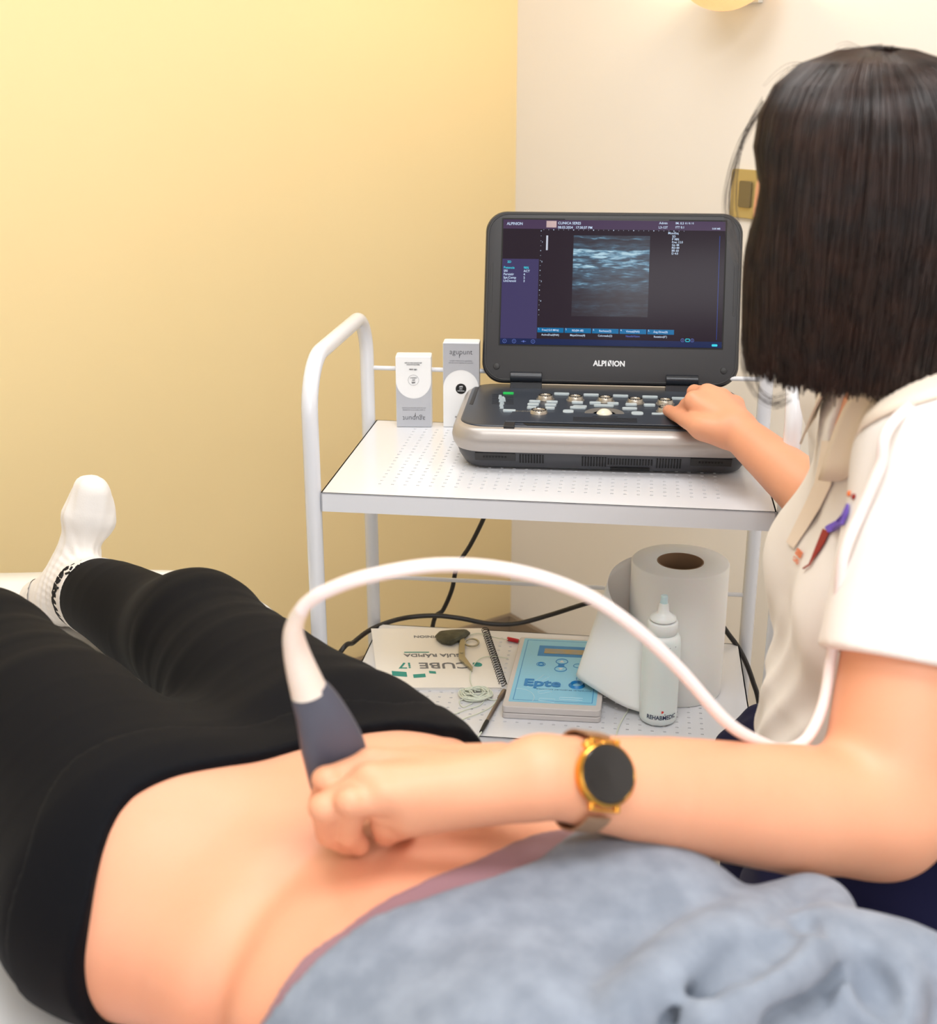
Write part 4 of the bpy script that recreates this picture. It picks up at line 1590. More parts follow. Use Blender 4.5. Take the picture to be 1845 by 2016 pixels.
# paper cover running along the table
M_cover_p = mat('paper_cover', (244, 244, 242), 0.75, bump=(60, 0.25, 0.002))
cov = thing('paper_cover', 'white disposable paper sheet spread over the treatment table under the legs', 'paper sheet', (-0.5, 1.3, BZ + 0.001))
e_r = [W(413, 1129, z=BZ), W(440, 1147, z=BZ), W(472, 1176, z=BZ)]
dr = (e_r[2] - e_r[0]).normalized()
b = MB()
rows = []
n_ = 60
for i in range(n_ + 1):
    t = i / n_
    pr = e_r[0] + dr * (t * 1.75)
    row = []
    for j in range(25):
        u = j / 24
        base = pr + Vector((-0.8, -0.6, 0)) * (u * 0.50) + Vector((0.0, 0.0, 0)) * u
        if i < 8:
            tgt = Vector((e_r[0].x - u * 0.62, e_r[0].y + 0.002 + 0.004 * math.sin(u * 7), BZ))
            w_ = (1 - i / 8) ** 2
            base = base.lerp(tgt, w_)
        z = BZ + 0.0025 + 0.0022 * math.sin(u * 9 + 2 * math.sin(t * 11)) * math.sin(t * 8 + u * 3)
        row.append(Vector((base.x, base.y, z)) - Vector((-0.5, 1.3, BZ + 0.001)))
    rows.append(row)
vs = [p for r_ in rows for p in r_]
fs = []
for i in range(n_):
    for j in range(24):
        a = i * 25 + j
        fs.append((a, a + 1, a + 26, a + 25))
b.add(vs, fs)
o = b.build('sheet', M_cover_p, cov, angle=180)
md = o.modifiers.new('thickness', 'SOLIDIFY')
md.thickness = 0.0008

# ------------------------------------------------------------------ the patient
PO = np.array((-0.20, 1.04, 0.68), np.float32)
E1 = np.array((0.8, -0.6, 0), np.float32)
E2 = np.array((0.6, 0.8, 0), np.float32)
PM = np.stack([E1, E2, np.array((0, 0, 1), np.float32)], 1)


def pw_(s, y, z):
    """patient coordinates (towards head, towards far side, up) -> room"""
    v = PO + E1 * s + E2 * y + np.array((0, 0, z), np.float32)
    return (float(v[0]), float(v[1]), float(v[2]))


def ploc(p):
    return (p - PO) @ PM


M_skin_p = mat('patient_skin', (238, 170, 136), 0.5, sss=0.12, bump=(160, 0.05, 0.0008), vary=((235, 163, 128), 9, 0.35, 0.75))
M_leg = mat('black_leggings', (6, 7, 13), 0.8, sheen=0.02, spec=0.14, bump=(700, 0.12, 0.0004))
M_sock = mat('white_sock_knit', (238, 232, 226), 0.85, bump=(420, 0.3, 0.0008), sheen=0.2)
M_tee = mat('heather_grey_jersey', (122, 130, 143), 0.9, sheen=0.1, bump=(320, 0.25, 0.0006), vary=((142, 150, 163), 38, 0.35, 0.7))
M_mauve = mat('mauve_band_fabric', (150, 112, 120), 0.75, sheen=0.2)

pat = thing('person', 'person lying on the treatment table in black leggings, grey shirt pulled up over bare belly', 'person', (-0.2, 1.04, 0.68))
PS = [-0.20, -0.12, -0.04, 0.04, 0.10, 0.17, 0.25, 0.33, 0.42, 0.53, 0.60, 0.655]
PWd = [0.10, 0.195, 0.230, 0.228, 0.212, 0.190, 0.172, 0.165, 0.170, 0.172, 0.145, 0.07]
PT = [0.12, 0.165, 0.19, 0.20, 0.202, 0.200, 0.212, 0.212, 0.208, 0.19, 0.16, 0.13]
PB = [0.02, 0.0, 0.0, 0.0, 0.006, 0.012, 0.012, 0.006, 0.0, 0.0, 0.01, 0.05]
PY = [0.008, 0.006, 0.002, -0.004, -0.012, -0.034, -0.058, -0.072, -0.072, -0.062, -0.05, -0.04]


def torso_p(p):
    q = ploc(p)
    s, y, z = q[:, 0], q[:, 1], q[:, 2]
    yc = np.interp(s, PS, PY)
    d = loftd(s, y - yc, z, PS, PWd, PT, PB, 2.35)
    d = smax(d, PS[0] - s, 0.03)
    d = smax(d, s - PS[-1], 0.02)
    # waist crease between lower and upper belly, stronger at the near flank
    cr = 0.172 + 0.10 * np.clip(-y - 0.16, 0, 0.2)
    d = d + 0.0075 * np.exp(-((s - cr) / 0.020) ** 2) * np.clip(0.35 - y * 4.0, 0.0, 1.0)
    # navel
    rr_ = ((s - 0.150) / 0.012) ** 2 + ((y + 0.028) / 0.016) ** 2
    d = d + 0.012 * np.exp(-rr_)
    return d * 0.85


BP = Body()
BP.add(torso_p, (-0.62, 0.35, 0.66), (0.50, 1.45, 0.94), 0.03)
leg_f = dict(hip=pw_(-0.03, 0.108, 0.098), knee=pw_(-0.345, 0.232, 0.118), ank=W(165, 1166, z=0.746))
leg_n = dict(hip=pw_(-0.03, -0.108, 0.100), knee=pw_(-0.455, 0.006, 0.142), ank=pw_(-0.85, 0.10, 0.06))
for lg in (leg_f, leg_n):
    h_, k_, a_ = (np.array(lg[x], float) for x in ('hip', 'knee', 'ank'))
    m_ = h_ * 0.5 + k_ * 0.5
    ex_ = 0.012 if lg is leg_n else 0.0
    BP.chain([h_, m_, k_], [0.108 + ex_, 0.092 + ex_, 0.066], 0.04)
    c_ = k_ * 0.70 + a_ * 0.30 + np.array((0, 0, -0.012))
    BP.chain([k_, c_, k_ * 0.3 + a_ * 0.7, a_], [0.066, 0.064, 0.055, 0.046], 0.05)
    BP.ell(k_ + np.array((0, 0, 0.028)), (0.036, 0.036, 0.030), None, 0.02)
# far foot (in view), near foot
heel = np.array(W(84, 1182, z=0.712), float)
ank = np.array(leg_f['ank'], float)
ball = np.array(W(176, 1012, z=0.850), float)
toe = np.array(W(183, 968, z=0.884), float)
BP.chain([ank, heel * 0.4 + ank * 0.6, heel], [0.034, 0.034, 0.030], 0.02)
mid_ = (ank + heel) / 2 * 0.45 + ball * 0.55
foot_ax = np.cross(toe - heel, ank - heel)
foot_ax /= np.linalg.norm(foot_ax)
BP.chain([(ank + heel) / 2, mid_, ball, toe], [0.034, 0.026, 0.026, 0.015], 0.025)
BP.chain([ball + foot_ax * 0.0 + np.array((0.012, 0, -0.01)), toe + np.array((0.006, 0.0, -0.004))], [0.022, 0.014], 0.015)
BP.chain([ball + np.array((-0.012, -0.004, 0.0)), toe + np.array((-0.008, 0.0, 0.004))], [0.022, 0.015], 0.015)
a2 = np.array(leg_n['ank'], float)
BP.chain([a2, np.array(pw_(-0.885, 0.09, 0.032))], [0.034, 0.03], 0.02)
BP.chain([np.array(pw_(-0.875, 0.095, 0.05)), np.array(pw_(-0.905, 0.08, 0.14)), np.array(pw_(-0.92, 0.06, 0.20))], [0.034, 0.029, 0.018], 0.025)
# shoulders, arms, neck, head
BP.ell(np.array(W(1092, 1632, z=0.80)), (0.05, 0.04, 0.045), PM, 0.03)                  # far flank
# far arm raised beside the head
sh_f, el_f, ha_f = pw_(0.565, 0.060, 0.110), pw_(0.76, 0.165, 0.100), pw_(0.93, 0.05, 0.045)
BP.chain([sh_f, el_f], [0.052, 0.040], 0.03)
BP.chain([el_f, ha_f], [0.038, 0.024], 0.012)
# near arm lying beside the hip, below the picture
sh_n, el_n, ha_n = pw_(0.56, -0.20, 0.10), pw_(0.31, -0.315, 0.055), pw_(0.08, -0.345, 0.036)
BP.chain([sh_n, el_n], [0.052, 0.040], 0.03)
BP.chain([el_n, ha_n], [0.038, 0.023], 0.012)
for (w0, dr_) in ((np.array(ha_f), np.array(ha_f) - np.array(el_f)), (np.array(ha_n), np.array(ha_n) - np.array(el_n))):
    dr_ = dr_ / np.linalg.norm(dr_)
    sd_ = np.cross(dr_, (0, 0, 1.0))
    sd_ /= np.linalg.norm(sd_)
    pc0 = w0 + dr_ * 0.05
    BP.chain([w0, pc0, pc0 + dr_ * 0.02], [0.022, 0.030, 0.030], 0.01, (np.array((0, 0, 1.0)), 0.5))
    for f_ in range(4):
        st = pc0 + dr_ * 0.035 + sd_ * (f_ - 1.5) * 0.019
        ln = (0.062, 0.072, 0.067, 0.052)[f_]
        BP.chain([st, st + dr_ * ln * 0.5 + np.array((0, 0, 0.004)), st + dr_ * ln + np.array((0, 0, -0.006))], [0.0088, 0.0082, 0.007], 0.003)
    BP.chain([w0 + dr_ * 0.02, w0 + dr_ * 0.05 + sd_ * 0.036, w0 + dr_ * 0.078 + sd_ * 0.048], [0.013, 0.011, 0.009], 0.006)
BP.chain([pw_(0.60, -0.045, 0.10), pw_(0.70, -0.02, 0.10)], [0.056, 0.050], 0.03)
hc = np.array(pw_(0.820, 0.0, 0.105))
BP.ell(hc, (0.098, 0.078, 0.092), PM, 0.02)
BP.ell(np.array(pw_(0.760, 0, 0.125)), (0.055, 0.055, 0.062), PM, 0.02)
BP.chain([pw_(0.810, 0, 0.190), pw_(0.780, 0, 0.212)], [0.008, 0.012], 0.008)          # nose
BP.chain([pw_(0.755, -0.018, 0.188), pw_(0.755, 0.018, 0.188)], [0.006, 0.006], 0.006)   # lips
BP.ell(np.array(pw_(0.720, 0, 0.170)), (0.018, 0.02, 0.018), PM, 0.015)                 # chin
for s_ in (-1, 1):
    BP.ell(np.array(pw_(0.810, s_ * 0.079, 0.10)), (0.030, 0.009, 0.018), PM, 0.004)    # ears
    BP.ell(np.array(pw_(0.817, s_ * 0.031, 0.176)), (0.010, 0.015, 0.012), PM, 0.006)   # closed eyelids
body_p = BP
LO_P, HI_P = (-1.02, 0.24, 0.655), (0.72, 1.95, 0.945)


def above_bed(fn):
    return lambda p: smax(fn(p), BZ + 0.004 - p[:, 2], 0.01)


PBODY = sdf_object('body', above_bed(body_p), LO_P, HI_P, 0.004, M_skin_p, pat, 2, (-0.2, 1.04, 0.68))

# --- leggings
WY = np.array([-0.30, -0.22, -0.187, -0.154, -0.092, 0.01, 0.105, 0.216, 0.30])
WS = np.array([0.060, 0.028, 0.010, 0.016, 0.036, 0.057, 0.072, 0.073, 0.075])


def line_on(pts, f=None):
    """(side, length) pairs of patient coordinates where a hem seen in the photograph lies on the body"""
    ys, ss = [], []
    for px, py in pts:
        h_ = hit(px, py, f or torso_p)
        if h_ is None:
            continue
        q_ = (h_[0] - PO) @ PM
        ys.append(q_[1])
        ss.append(q_[0])
    o_ = np.argsort(ys)
    return np.array(ys)[o_], np.array(ss)[o_]


HW = line_on([(168, 1900), (172, 1860), (180, 1810), (190, 1765), (204, 1720), (220, 1685), (240, 1654), (268, 1625), (300, 1602), (350, 1572), (400, 1547), (450, 1524), (500, 1504), (550, 1486), (600, 1471), (660, 1455), (720, 1442), (780, 1436), (830, 1440), (870, 1448)])
WY = np.concatenate([[-0.32], HW[0], [HW[0][-1] + 0.05, 0.30]])
WS = np.concatenate([[HW[1][0] + 0.01], HW[1], [HW[1][-1] + 0.002, HW[1][-1] + 0.004]])


def legwarm(p):
    """leg length coordinate used for hems: signed distance past the ankle plane (positive = towards toes)"""
    out = None
    for lg, tt in ((leg_f, 0.90), (leg_n, 0.90)):
        k_, a_ = np.array(lg['knee'], float), np.array(lg['ank'], float)
        d = a_ - k_
        L0 = np.linalg.norm(d)
        d = d / L0
        v = (p - a_) @ d - (-0.008)
        near = ((p - a_) ** 2).sum(1) < 0.30 ** 2
        v = np.where(near, v, -1.0)
        out = v if out is None else np.maximum(out, v)
    return out


def leggings(p):
    q = ploc(p)
    s, y = q[:, 0], q[:, 1]
    d = body_p(p)
    fold = 0.0012 * np.sin(s * 95 + y * 22 + 2 * np.sin(y * 17)) * np.exp(-((s + 0.01) / 0.035) ** 2) * np.clip(y * 6 - 0.2, 0, 1)
    kx = np.array(leg_f['knee'], float)
    r2 = ((p - kx) ** 2).sum(1)
    fold = fold + 0.0004 * np.sin((p[:, 0] * 0.8 + p[:, 1] * 0.1 + p[:, 2] * 0.5) * 150) * np.exp(-r2 / 0.004)
    d = d - 0.0045 + fold
    ws = np.interp(y, WY, WS)
    d = smax(d, s - (ws - 0.0), 0.003)
    d = smax(d, legwarm(p), 0.003)
    d = np.maximum(d, -cone(p, mid_, toe, 0.055, 0.05))
    d = np.maximum(d, -cone(p, el_n, ha_n, 0.058, 0.075))
    d = np.maximum(d, -cone(p, ha_n, pw_(-0.14, -0.37, 0.04), 0.075, 0.075))
    return smax(d, BZ + 0.003 - p[:, 2], 0.004)


sdf_object('leggings', leggings, LO_P, (0.2, 1.95, 0.945), 0.004, M_leg, pat, 2, (-0.2, 1.04, 0.68))


HB = line_on([(524, 2012), (598, 1890), (670, 1838), (744, 1783), (841, 1734), (939, 1697)])
BY_, BS_ = HB
HG = line_on([(549, 2012), (646, 1885), (734, 1817), (841, 1778), (968, 1739), (1060, 1706)])
GY_, GS_ = HG


def waistband(p):
    q = ploc(p)
    s, y = q[:, 0], q[:, 1]
    ws = np.interp(y, WY, WS)
    t = (ws - s)
    d = body_p(p) - 0.0066 
    d = smax(d, -(t + 0.0012), 0.002)
    d = smax(d, t - 0.068 + 0.012 * np.sin(y * 9), 0.002)
    d = np.maximum(d, -cone(p, el_n, ha_n, 0.058, 0.075))
    d = np.maximum(d, -cone(p, ha_n, pw_(-0.14, -0.37, 0.04), 0.075, 0.075))
    return smax(d, BZ + 0.003 - p[:, 2], 0.004)


sdf_object('waistband', waistband, (-0.55, 0.7, 0.655), (0.15, 1.4, 0.945), 0.0032, M_leg, pat, 2, (-0.2, 1.04, 0.68), label='folded black waistband')


# side seams of the leggings
def seam(name, pts, r=0.0013):
    P = []
    for px, py, z in pts:
        P.append(Vector(W(px, py, z=z)))
    return P


# --- socks
def sock_of(lg, cuff):
    k_, a_ = np.array(lg['knee'], float), np.array(lg['ank'], float)
    d_ = (a_ - k_) / np.linalg.norm(a_ - k_)

    def f(p):
        t = (p - a_) @ d_
        ang = np.arctan2((p - a_) @ np.cross(d_, (0, 0, 1.0)), p[:, 2] - a_[2])
        rib = 0.0009 * np.sin(ang * 34) * np.clip(1 - np.abs(t + 0.0) / 0.05, 0, 1)
        wr = 0.0010 * np.sin(t * 420 + 1.5 * np.sin(ang * 3)) * np.exp(-((t - 0.02) / 0.03) ** 2)
        d = body_p(p) - 0.0032 - 0.0022 * np.clip(-t / 0.05, 0, 1) + rib + wr
        d = smax(d, -(t + cuff), 0.003)
        far = np.sqrt(((p - a_) ** 2).sum(1)) - 0.30
        d = np.maximum(d, far)
        return smax(d, BZ + 0.002 - p[:, 2], 0.004)
    return f


sdf_object('sock', sock_of(leg_f, 0.05), (-0.80, 1.60, 0.67), (-0.40, 1.98, 0.94), 0.0026, M_sock, pat, 1, (-0.2, 1.04, 0.68))
sdf_object('sock', sock_of(leg_n, 0.085), (-1.02, 1.40, 0.67), (-0.66, 1.85, 0.94), 0.004, M_sock, pat, 1, (-0.2, 1.04, 0.68))

# woven lettering marks round the sock cuff
_sf = sock_of(leg_f, 0.05)
b = MB()
for (x0, y0, x1, y1) in ((107, 1168, 111, 1162), (111, 1156, 115, 1158), (113, 1148, 119, 1142), (121, 1138, 124, 1132), (130, 1130, 137, 1127), (139, 1122, 142, 1117), (149, 1118, 155, 1113), (158, 1110, 162, 1113),
                         (166, 1109, 173, 1108), (177, 1106, 180, 1109), (185, 1105, 191, 1107), (195, 1104, 201, 1103), (206, 1105, 213, 1105)):
    h0, h1 = hit(x0, y0, _sf), hit(x1, y1, _sf)
    if h0 is None or h1 is None:
        continue
    b.tube([Vector(h0[0] + h0[1] * 0.0006) - Vector((-0.2, 1.04, 0.68)), Vector(h1[0] + h1[1] * 0.0006) - Vector((-0.2, 1.04, 0.68))], 0.0017, 6)
b.build('sock_lettering', mat('black_woven_mark', (26, 26, 28), 0.9), pat)

# --- mauve under-band
BY = np.concatenate([[-0.30], BY_, [0.03, 0.08, 0.2]])
BS = np.concatenate([[BS_[0] - 0.05], BS_, [BS_[-1] + 0.012, BS_[-1] + 0.016, BS_[-1] + 0.015]])
GY = np.concatenate([[-0.30], GY_, [0.05, 0.1, 0.26]])
GS = np.concatenate([[GS_[0] - 0.05], GS_, [GS_[-1] - 0.004, GS_[-1] - 0.01, GS_[-1] - 0.03]])


def mauve(p):
    q = ploc(p)
    s, y = q[:, 0], q[:, 1]
    d = torso_p(p) - 0.0035
    d = smax(d, np.interp(y, BY, BS) - s, 0.003)
    d = smax(d, s - 0.44, 0.003)
    return smax(d, BZ + 0.003 - p[:, 2], 0.004)


sdf_object('undershirt_band', mauve, (-0.25, 0.45, 0.655), (0.40, 1.1, 0.945), 0.0032, M_mauve, pat, 2, (-0.2, 1.04, 0.68), label='mauve band of the undershirt')

# --- grey shirt with its bunched folds
RID = Body()
BT = Body()
BT.add(torso_p, (-0.62, 0.35, 0.66), (0.50, 1.45, 0.94), 0.03)
BT.ell(np.array(pw_(0.405, 0.010, 0.156)), (0.080, 0.074, 0.062), PM, 0.03)
BT.ell(np.array(pw_(0.405, -0.150, 0.150)), (0.075, 0.075, 0.060), PM, 0.03)
BT.chain([sh_f, el_f, tuple(np.array(el_f) * 0.8 + np.array(ha_f) * 0.2)], [0.062, 0.058, 0.055], 0.03)
BT.chain([sh_n, tuple(np.array(sh_n) * 0.4 + np.array(el_n) * 0.6)], [0.062, 0.056], 0.03)
# hem hanging on the far flank
BT.chain([W(1122, 1652, z=0.845), W(1150, 1640, z=0.845), W(1185, 1648, z=0.845), W(1240, 1680, z=0.85)], [0.008, 0.013, 0.012, 0.02], 0.01)
BASE_T = BT.items[:]
_bt = Body()
_bt.items = BASE_T


def on_shirt(pts, lift):
    out = []
    for px, py in pts:
        h_ = hit(px, py, _bt)
        if h_ is None:
            h_ = (A_(W(px, py, z=0.84)), A_((0, 0, 1)))
        out.append(h_[0] + A_((0, 0, lift)))
    return out


for pts, r, lift in (
        ([(1230, 2010), (1330, 1935), (1430, 1870), (1531, 1818), (1590, 1800)], 0.019, 0.006),
        ([(1590, 1800), (1622, 1812), (1634, 1845), (1622, 1880)], 0.015, 0.010),
        ([(1400, 2040), (1470, 1975), (1550, 1925), (1625, 1885), (1668, 1885)], 0.020, 0.010),
        ([(1668, 1885), (1690, 1925), (1670, 1990)], 0.017, 0.008),
        ([(1740, 2040), (1745, 1960), (1735, 1905), (1700, 1875)], 0.020, 0.008),
        ([(1700, 1885), (1770, 1900), (1860, 1935)], 0.022, 0.004)):
    P_ = on_shirt(pts, lift)
    BT.chain(P_, [r * 0.8] + [r] * (len(P_) - 2) + [r * 0.8], 0.010)
PIT = Body()
for pts, r in (
        ([(1395, 1945), (1460, 1902), (1520, 1868), (1560, 1850)], 0.013),
        ([(1566, 1838), (1585, 1822), (1600, 1838)], 0.011),
        ([(1500, 2005), (1590, 1955), (1650, 1925)], 0.011),
        ([(1700, 1905), (1722, 1945), (1745, 1985)], 0.015),
        ([(1290, 2010), (1350, 1975), (1395, 1958)], 0.010)):
    P_ = []
    for px_, py_ in pts:
        h_ = hit(px_, py_, BT)
        P_.append(h_[0] + h_[1] * 0.003)
    PIT.chain(P_, [r * 0.5] + [r] * (len(P_) - 2) + [r * 0.6], 0.008)


def tee(p):
    q = ploc(p)
    s, y, z = q[:, 0], q[:, 1], q[:, 2]
    d = BT(p) - 0.0075
    d = smax(d, -PIT(p), 0.010)
    d = np.minimum(d, body_p(p) - 0.003)
    wv = 0.0012 * np.sin(s * 55 + 2.5 * np.sin(y * 14)) * np.clip((s - 0.36) * 10, 0, 1)
    d = d + wv
    d = smax(d, np.interp(y, GY, GS) - s, 0.004)
    d = smax(d, s - 0.64 - 0.0 * y - 0.5 * np.clip((y - 0.05) * 10, 0, 1), 0.01)
    neck = 0.068 - np.sqrt((s - 0.70) ** 2 + (y + 0.03) ** 2)
    d = smax(d, neck, 0.004)
    return smax(d, BZ + 0.003 - p[:, 2], 0.004)


sdf_object('grey_shirt', tee, (-0.35, 0.25, 0.655), (0.66, 1.2, 0.965), 0.004, M_tee, pat, 2, (-0.2, 1.04, 0.68), label='heather grey shirt pulled up to the ribs')


# hair of the patient (outside the picture)
def phair(p):
    q = ploc(p)
    d = ell(p, pw_(0.840, 0, 0.098), (0.105, 0.092, 0.098), PM)
    cut = (q[:, 2] - 0.105) - (q[:, 0] - 0.850) * 1.6
    d = smax(d, cut, 0.01)
    return smax(d, BZ + 0.003 - p[:, 2], 0.004)


M_hair = mat('dark_brown_hair', (30, 21, 19), 0.42, spec=0.45, vary=((52, 32, 25), 60, 0.45, 0.8))
sdf_object('hair', phair, (0.30, 0.28, 0.66), (0.72, 0.75, 0.9), 0.005, M_hair, pat, 2, (-0.2, 1.04, 0.68))


# ------------------------------------------------------------------ the seated person holding the probe
TO = (0.46, 1.19, 0.0)
ther = thing('person', 'seated person with dark bob in white polo and navy trousers, holding the ultrasound probe', 'person', TO)
M_skin = mat('therapist_skin', (232, 166, 130), 0.48, sss=0.13, bump=(170, 0.05, 0.0007), vary=((228, 158, 122), 10, 0.35, 0.75))
M_nail = mat('natural_nail', (240, 178, 152), 0.25, sss=0.2, coat=0.4)
M_polo = mat('white_polo_pique', (240, 234, 228), 0.85, sheen=0.2, bump=(520, 0.2, 0.0005))
M_collar = mat('cream_collar', (238, 222, 204), 0.85, bump=(520, 0.2, 0.0005))
M_navy = mat('navy_trousers', (15, 16, 50), 0.85, sheen=0.03, spec=0.2, bump=(300, 0.2, 0.0006))


BB = Body()
TZ = [0.60, 0.68, 0.76, 0.85, 0.95, 1.02, 1.08, 1.13, 1.175, 1.205, 1.225]
TF = [0.36, 0.35, 0.335, 0.335, 0.345, 0.350, 0.354, 0.358, 0.376, 0.395, 0.41]
TB_ = [0.60, 0.585, 0.560, 0.545, 0.550, 0.560, 0.565, 0.560, 0.535, 0.500, 0.47]
THW = [0.165, 0.155, 0.140, 0.132, 0.142, 0.152, 0.160, 0.164, 0.130, 0.085, 0.06]
TY = [1.13, 1.15, 1.17, 1.18, 1.185, 1.185, 1.185, 1.185, 1.185, 1.18, 1.18]


def torso_t(p):
    z = p[:, 2]
    d = loftd(z, p[:, 1] - np.interp(z, TZ, TY), -p[:, 0], TZ, THW, [-v for v in TF], [-v for v in TB_], 2.3)
    d = smax(d, TZ[0] - z, 0.02)
    d = smax(d, z - TZ[-1], 0.01)
    return d * 0.85


BB.add(torso_t, (0.28, 0.95, 0.58), (0.64, 1.40, 1.25), 0.02)
BB.ell((0.475, 1.10, 0.645), (0.185, 0.135, 0.095), None, 0.04)
for y_ in (1.115, 1.255):
    BB.ell((0.376, y_, 0.970), (0.050, 0.060, 0.058), None, 0.03)
BB.chain([(0.437, 1.185, 1.17), (0.400, 1.165, 1.28)], [0.057, 0.052], 0.03)
# head, looking towards the screen
HC = A_((0.356, 1.150, 1.362))
f_ = A_((-0.60, 0.79, -0.14))
HM = axes(f_)
FX, FL, FU = (HM[:, i].astype(float) for i in range(3))


def hp(a, b, c):
    return HC + FX * a + FL * b + FU * c


BB.ell(hp(0, 0, 0.01), (0.094, 0.074, 0.090), HM, 0.02)
BB.ell(hp(0.030, 0, -0.045), (0.058, 0.056, 0.070), HM, 0.03)
BB.ell(hp(0.062, 0, -0.100), (0.020, 0.022, 0.018), HM, 0.02)
BB.chain([hp(0.092, 0, -0.005), hp(0.112, 0, -0.040)], [0.007, 0.012], 0.01)
BB.ell(hp(0.084, 0.030, -0.012), (0.010, 0.016, 0.012), HM, 0.008)
BB.ell(hp(0.084, -0.030, -0.012), (0.010, 0.016, 0.012), HM, 0.008)
BB.chain([hp(0.092, -0.020, -0.070), hp(0.097, 0, -0.069), hp(0.092, 0.020, -0.070)], [0.005, 0.007, 0.005], 0.005)
BB.ell(hp(0.072, 0.040, -0.045), (0.022, 0.020, 0.024), HM, 0.02)
BB.ell(hp(0.072, -0.040, -0.045), (0.022, 0.020, 0.024), HM, 0.02)
BB.ell((0.279, 1.160, 1.350), (0.021, 0.026, 0.040), None, 0.03)
for s_ in (-1, 1):
    BB.ell(hp(-0.005, s_ * 0.077, -0.02), (0.018, 0.008, 0.030), HM, 0.004)
# left arm (near)
SL, ELB = A_((0.405, 1.045, 1.140)), A_(W(1733, 1598, z=0.872))
WL = A_(W(1062, 1527, z=0.964))
BB.chain([SL, SL * 0.5 + ELB * 0.5, ELB], [0.062, 0.054, 0.052], 0.03)
m1 = ELB * 0.72 + WL * 0.28
m2 = ELB * 0.35 + WL * 0.65
BB.chain([ELB, m1 + A_((0, 0, -0.006)), m2 + A_((0, 0, -0.003)), WL * 0.93 + ELB * 0.07, WL], [0.052, 0.052, 0.043, 0.031, 0.0275], 0.02)
BB.cone(WL * 0.85 + ELB * 0.15, WL, 0.030, 0.029, 0.01, (np.array((0.1, -0.5, 0.85)), 0.72))
# right arm (reaching to the keyboard)
SR, ERB = A_((0.43, 1.330, 1.135)), A_((0.492, 1.475, 0.905))
WR = A_(W(1455, 851, z=0.984))
BB.chain([SR, SR * 0.5 + ERB * 0.5, ERB], [0.058, 0.048, 0.040], 0.03)
BB.chain([ERB, ERB * 0.7 + WR * 0.3, ERB * 0.3 + WR * 0.7, WR], [0.042, 0.042, 0.033, 0.0255], 0.02)

# ---- hands: wrist, palm to each knuckle, three-bone fingers, thumb from the side of the palm
LH = dict(
    index=[(735, 1507, .958), (648, 1538, .958), (634, 1578, .928), (662, 1606, .902)],
    middle=[(730, 1540, .962), (642, 1592, .950), (648, 1640, .916), (684, 1662, .897)],
    ring=[(758, 1568, .958), (694, 1580, .958), (686, 1640, .920), (708, 1664, .899)],
    little=[(808, 1600, .942), (752, 1594, .944), (758, 1642, .908), (800, 1634, .896)])
LR = dict(index=(0.0128, 0.0112, 0.0100, 0.0085), middle=(0.0132, 0.0115, 0.0102, 0.0085), ring=(0.0128, 0.0110, 0.0098, 0.0082), little=(0.0118, 0.0098, 0.0086, 0.0074))
for n_ in LH:
    P_ = [A_(W(a, b_, z=c)) for a, b_, c in LH[n_]]
    palm_w = WL * 0.995 + (P_[0] - WL) * 0.06
    BB.cone(palm_w, P_[0], 0.0195, 0.0142, 0.011)
    BB.cone(P_[0], P_[1], LR[n_][0], LR[n_][1], 0.0035)
    BB.cone(P_[1], P_[2], LR[n_][1], LR[n_][2], 0.0022)
    BB.cone(P_[2], P_[3], LR[n_][2], LR[n_][3], 0.0022)
    BB.ell(P_[0] + A_((0, -0.004, 0.007)), (0.011, 0.009, 0.008), None, 0.006)
    BB.ell(P_[1] + A_((-0.002, -0.002, 0.003)), (0.0115, 0.0105, 0.0095), None, 0.003)
tb = [A_(W(985, 1512, z=.945)), A_(W(842, 1506, z=.926)), A_(W(748, 1508, z=.912)), A_(W(690, 1516, z=.905))]
BB.chain(tb, [0.020, 0.0165, 0.0118, 0.0095], 0.010)
BB.cone(WL, A_(W(800, 1602, z=.930)), 0.020, 0.0175, 0.02)
# right hand
RK = dict(index=[W(1366, 789, z=1.012), W(1352, 797, z=0.998)], middle=[W(1392, 775, z=1.018)], ring=[W(1421, 784, z=1.012)], little=[W(1448, 798, z=1.000)])
ri = [A_(v) for v in RK['index']]
ri += [ri[1] + A_((-0.008, 0.020, -0.018)), ri[1] + A_((-0.006, 0.032, -0.026))]
rm = [A_(RK['middle'][0])]
rm += [rm[0] + A_((-0.012, 0.036, -0.006)), rm[0] + A_((-0.014, 0.052, -0.030)), rm[0] + A_((-0.012, 0.056, -0.048))]
rg = [A_(RK['ring'][0])]
rg += [rg[0] + A_((-0.004, 0.036, -0.006)), rg[0] + A_((-0.006, 0.052, -0.028)), rg[0] + A_((-0.004, 0.055, -0.043))]
rl = [A_(RK['little'][0])]
rl += [rl[0] + A_((0.006, 0.030, -0.004)), rl[0] + A_((0.008, 0.042, -0.018)), rl[0] + A_((0.008, 0.045, -0.031))]
for P_, rr_ in ((ri, (0.0118, 0.0098, 0.0086, 0.0076)), (rm, (0.0120, 0.0100, 0.0088, 0.0076)), (rg, (0.0116, 0.0096, 0.0084, 0.0074)), (rl, (0.0105, 0.0086, 0.0076, 0.0068))):
    BB.cone(WR + (P_[0] - WR) * 0.1, P_[0], 0.0190, 0.0135, 0.016)
    for i in range(3):
        BB.cone(P_[i], P_[i + 1], rr_[i], rr_[i + 1], 0.004)
    BB.ell(P_[0] + A_((0, 0, 0.004)), (0.010, 0.010, 0.009), None, 0.006)
rt = [A_(W(1425, 848, z=.985)), A_(W(1378, 838, z=.987)), A_(W(1341, 822, z=.981)), A_(W(1316, 808, z=.975))]
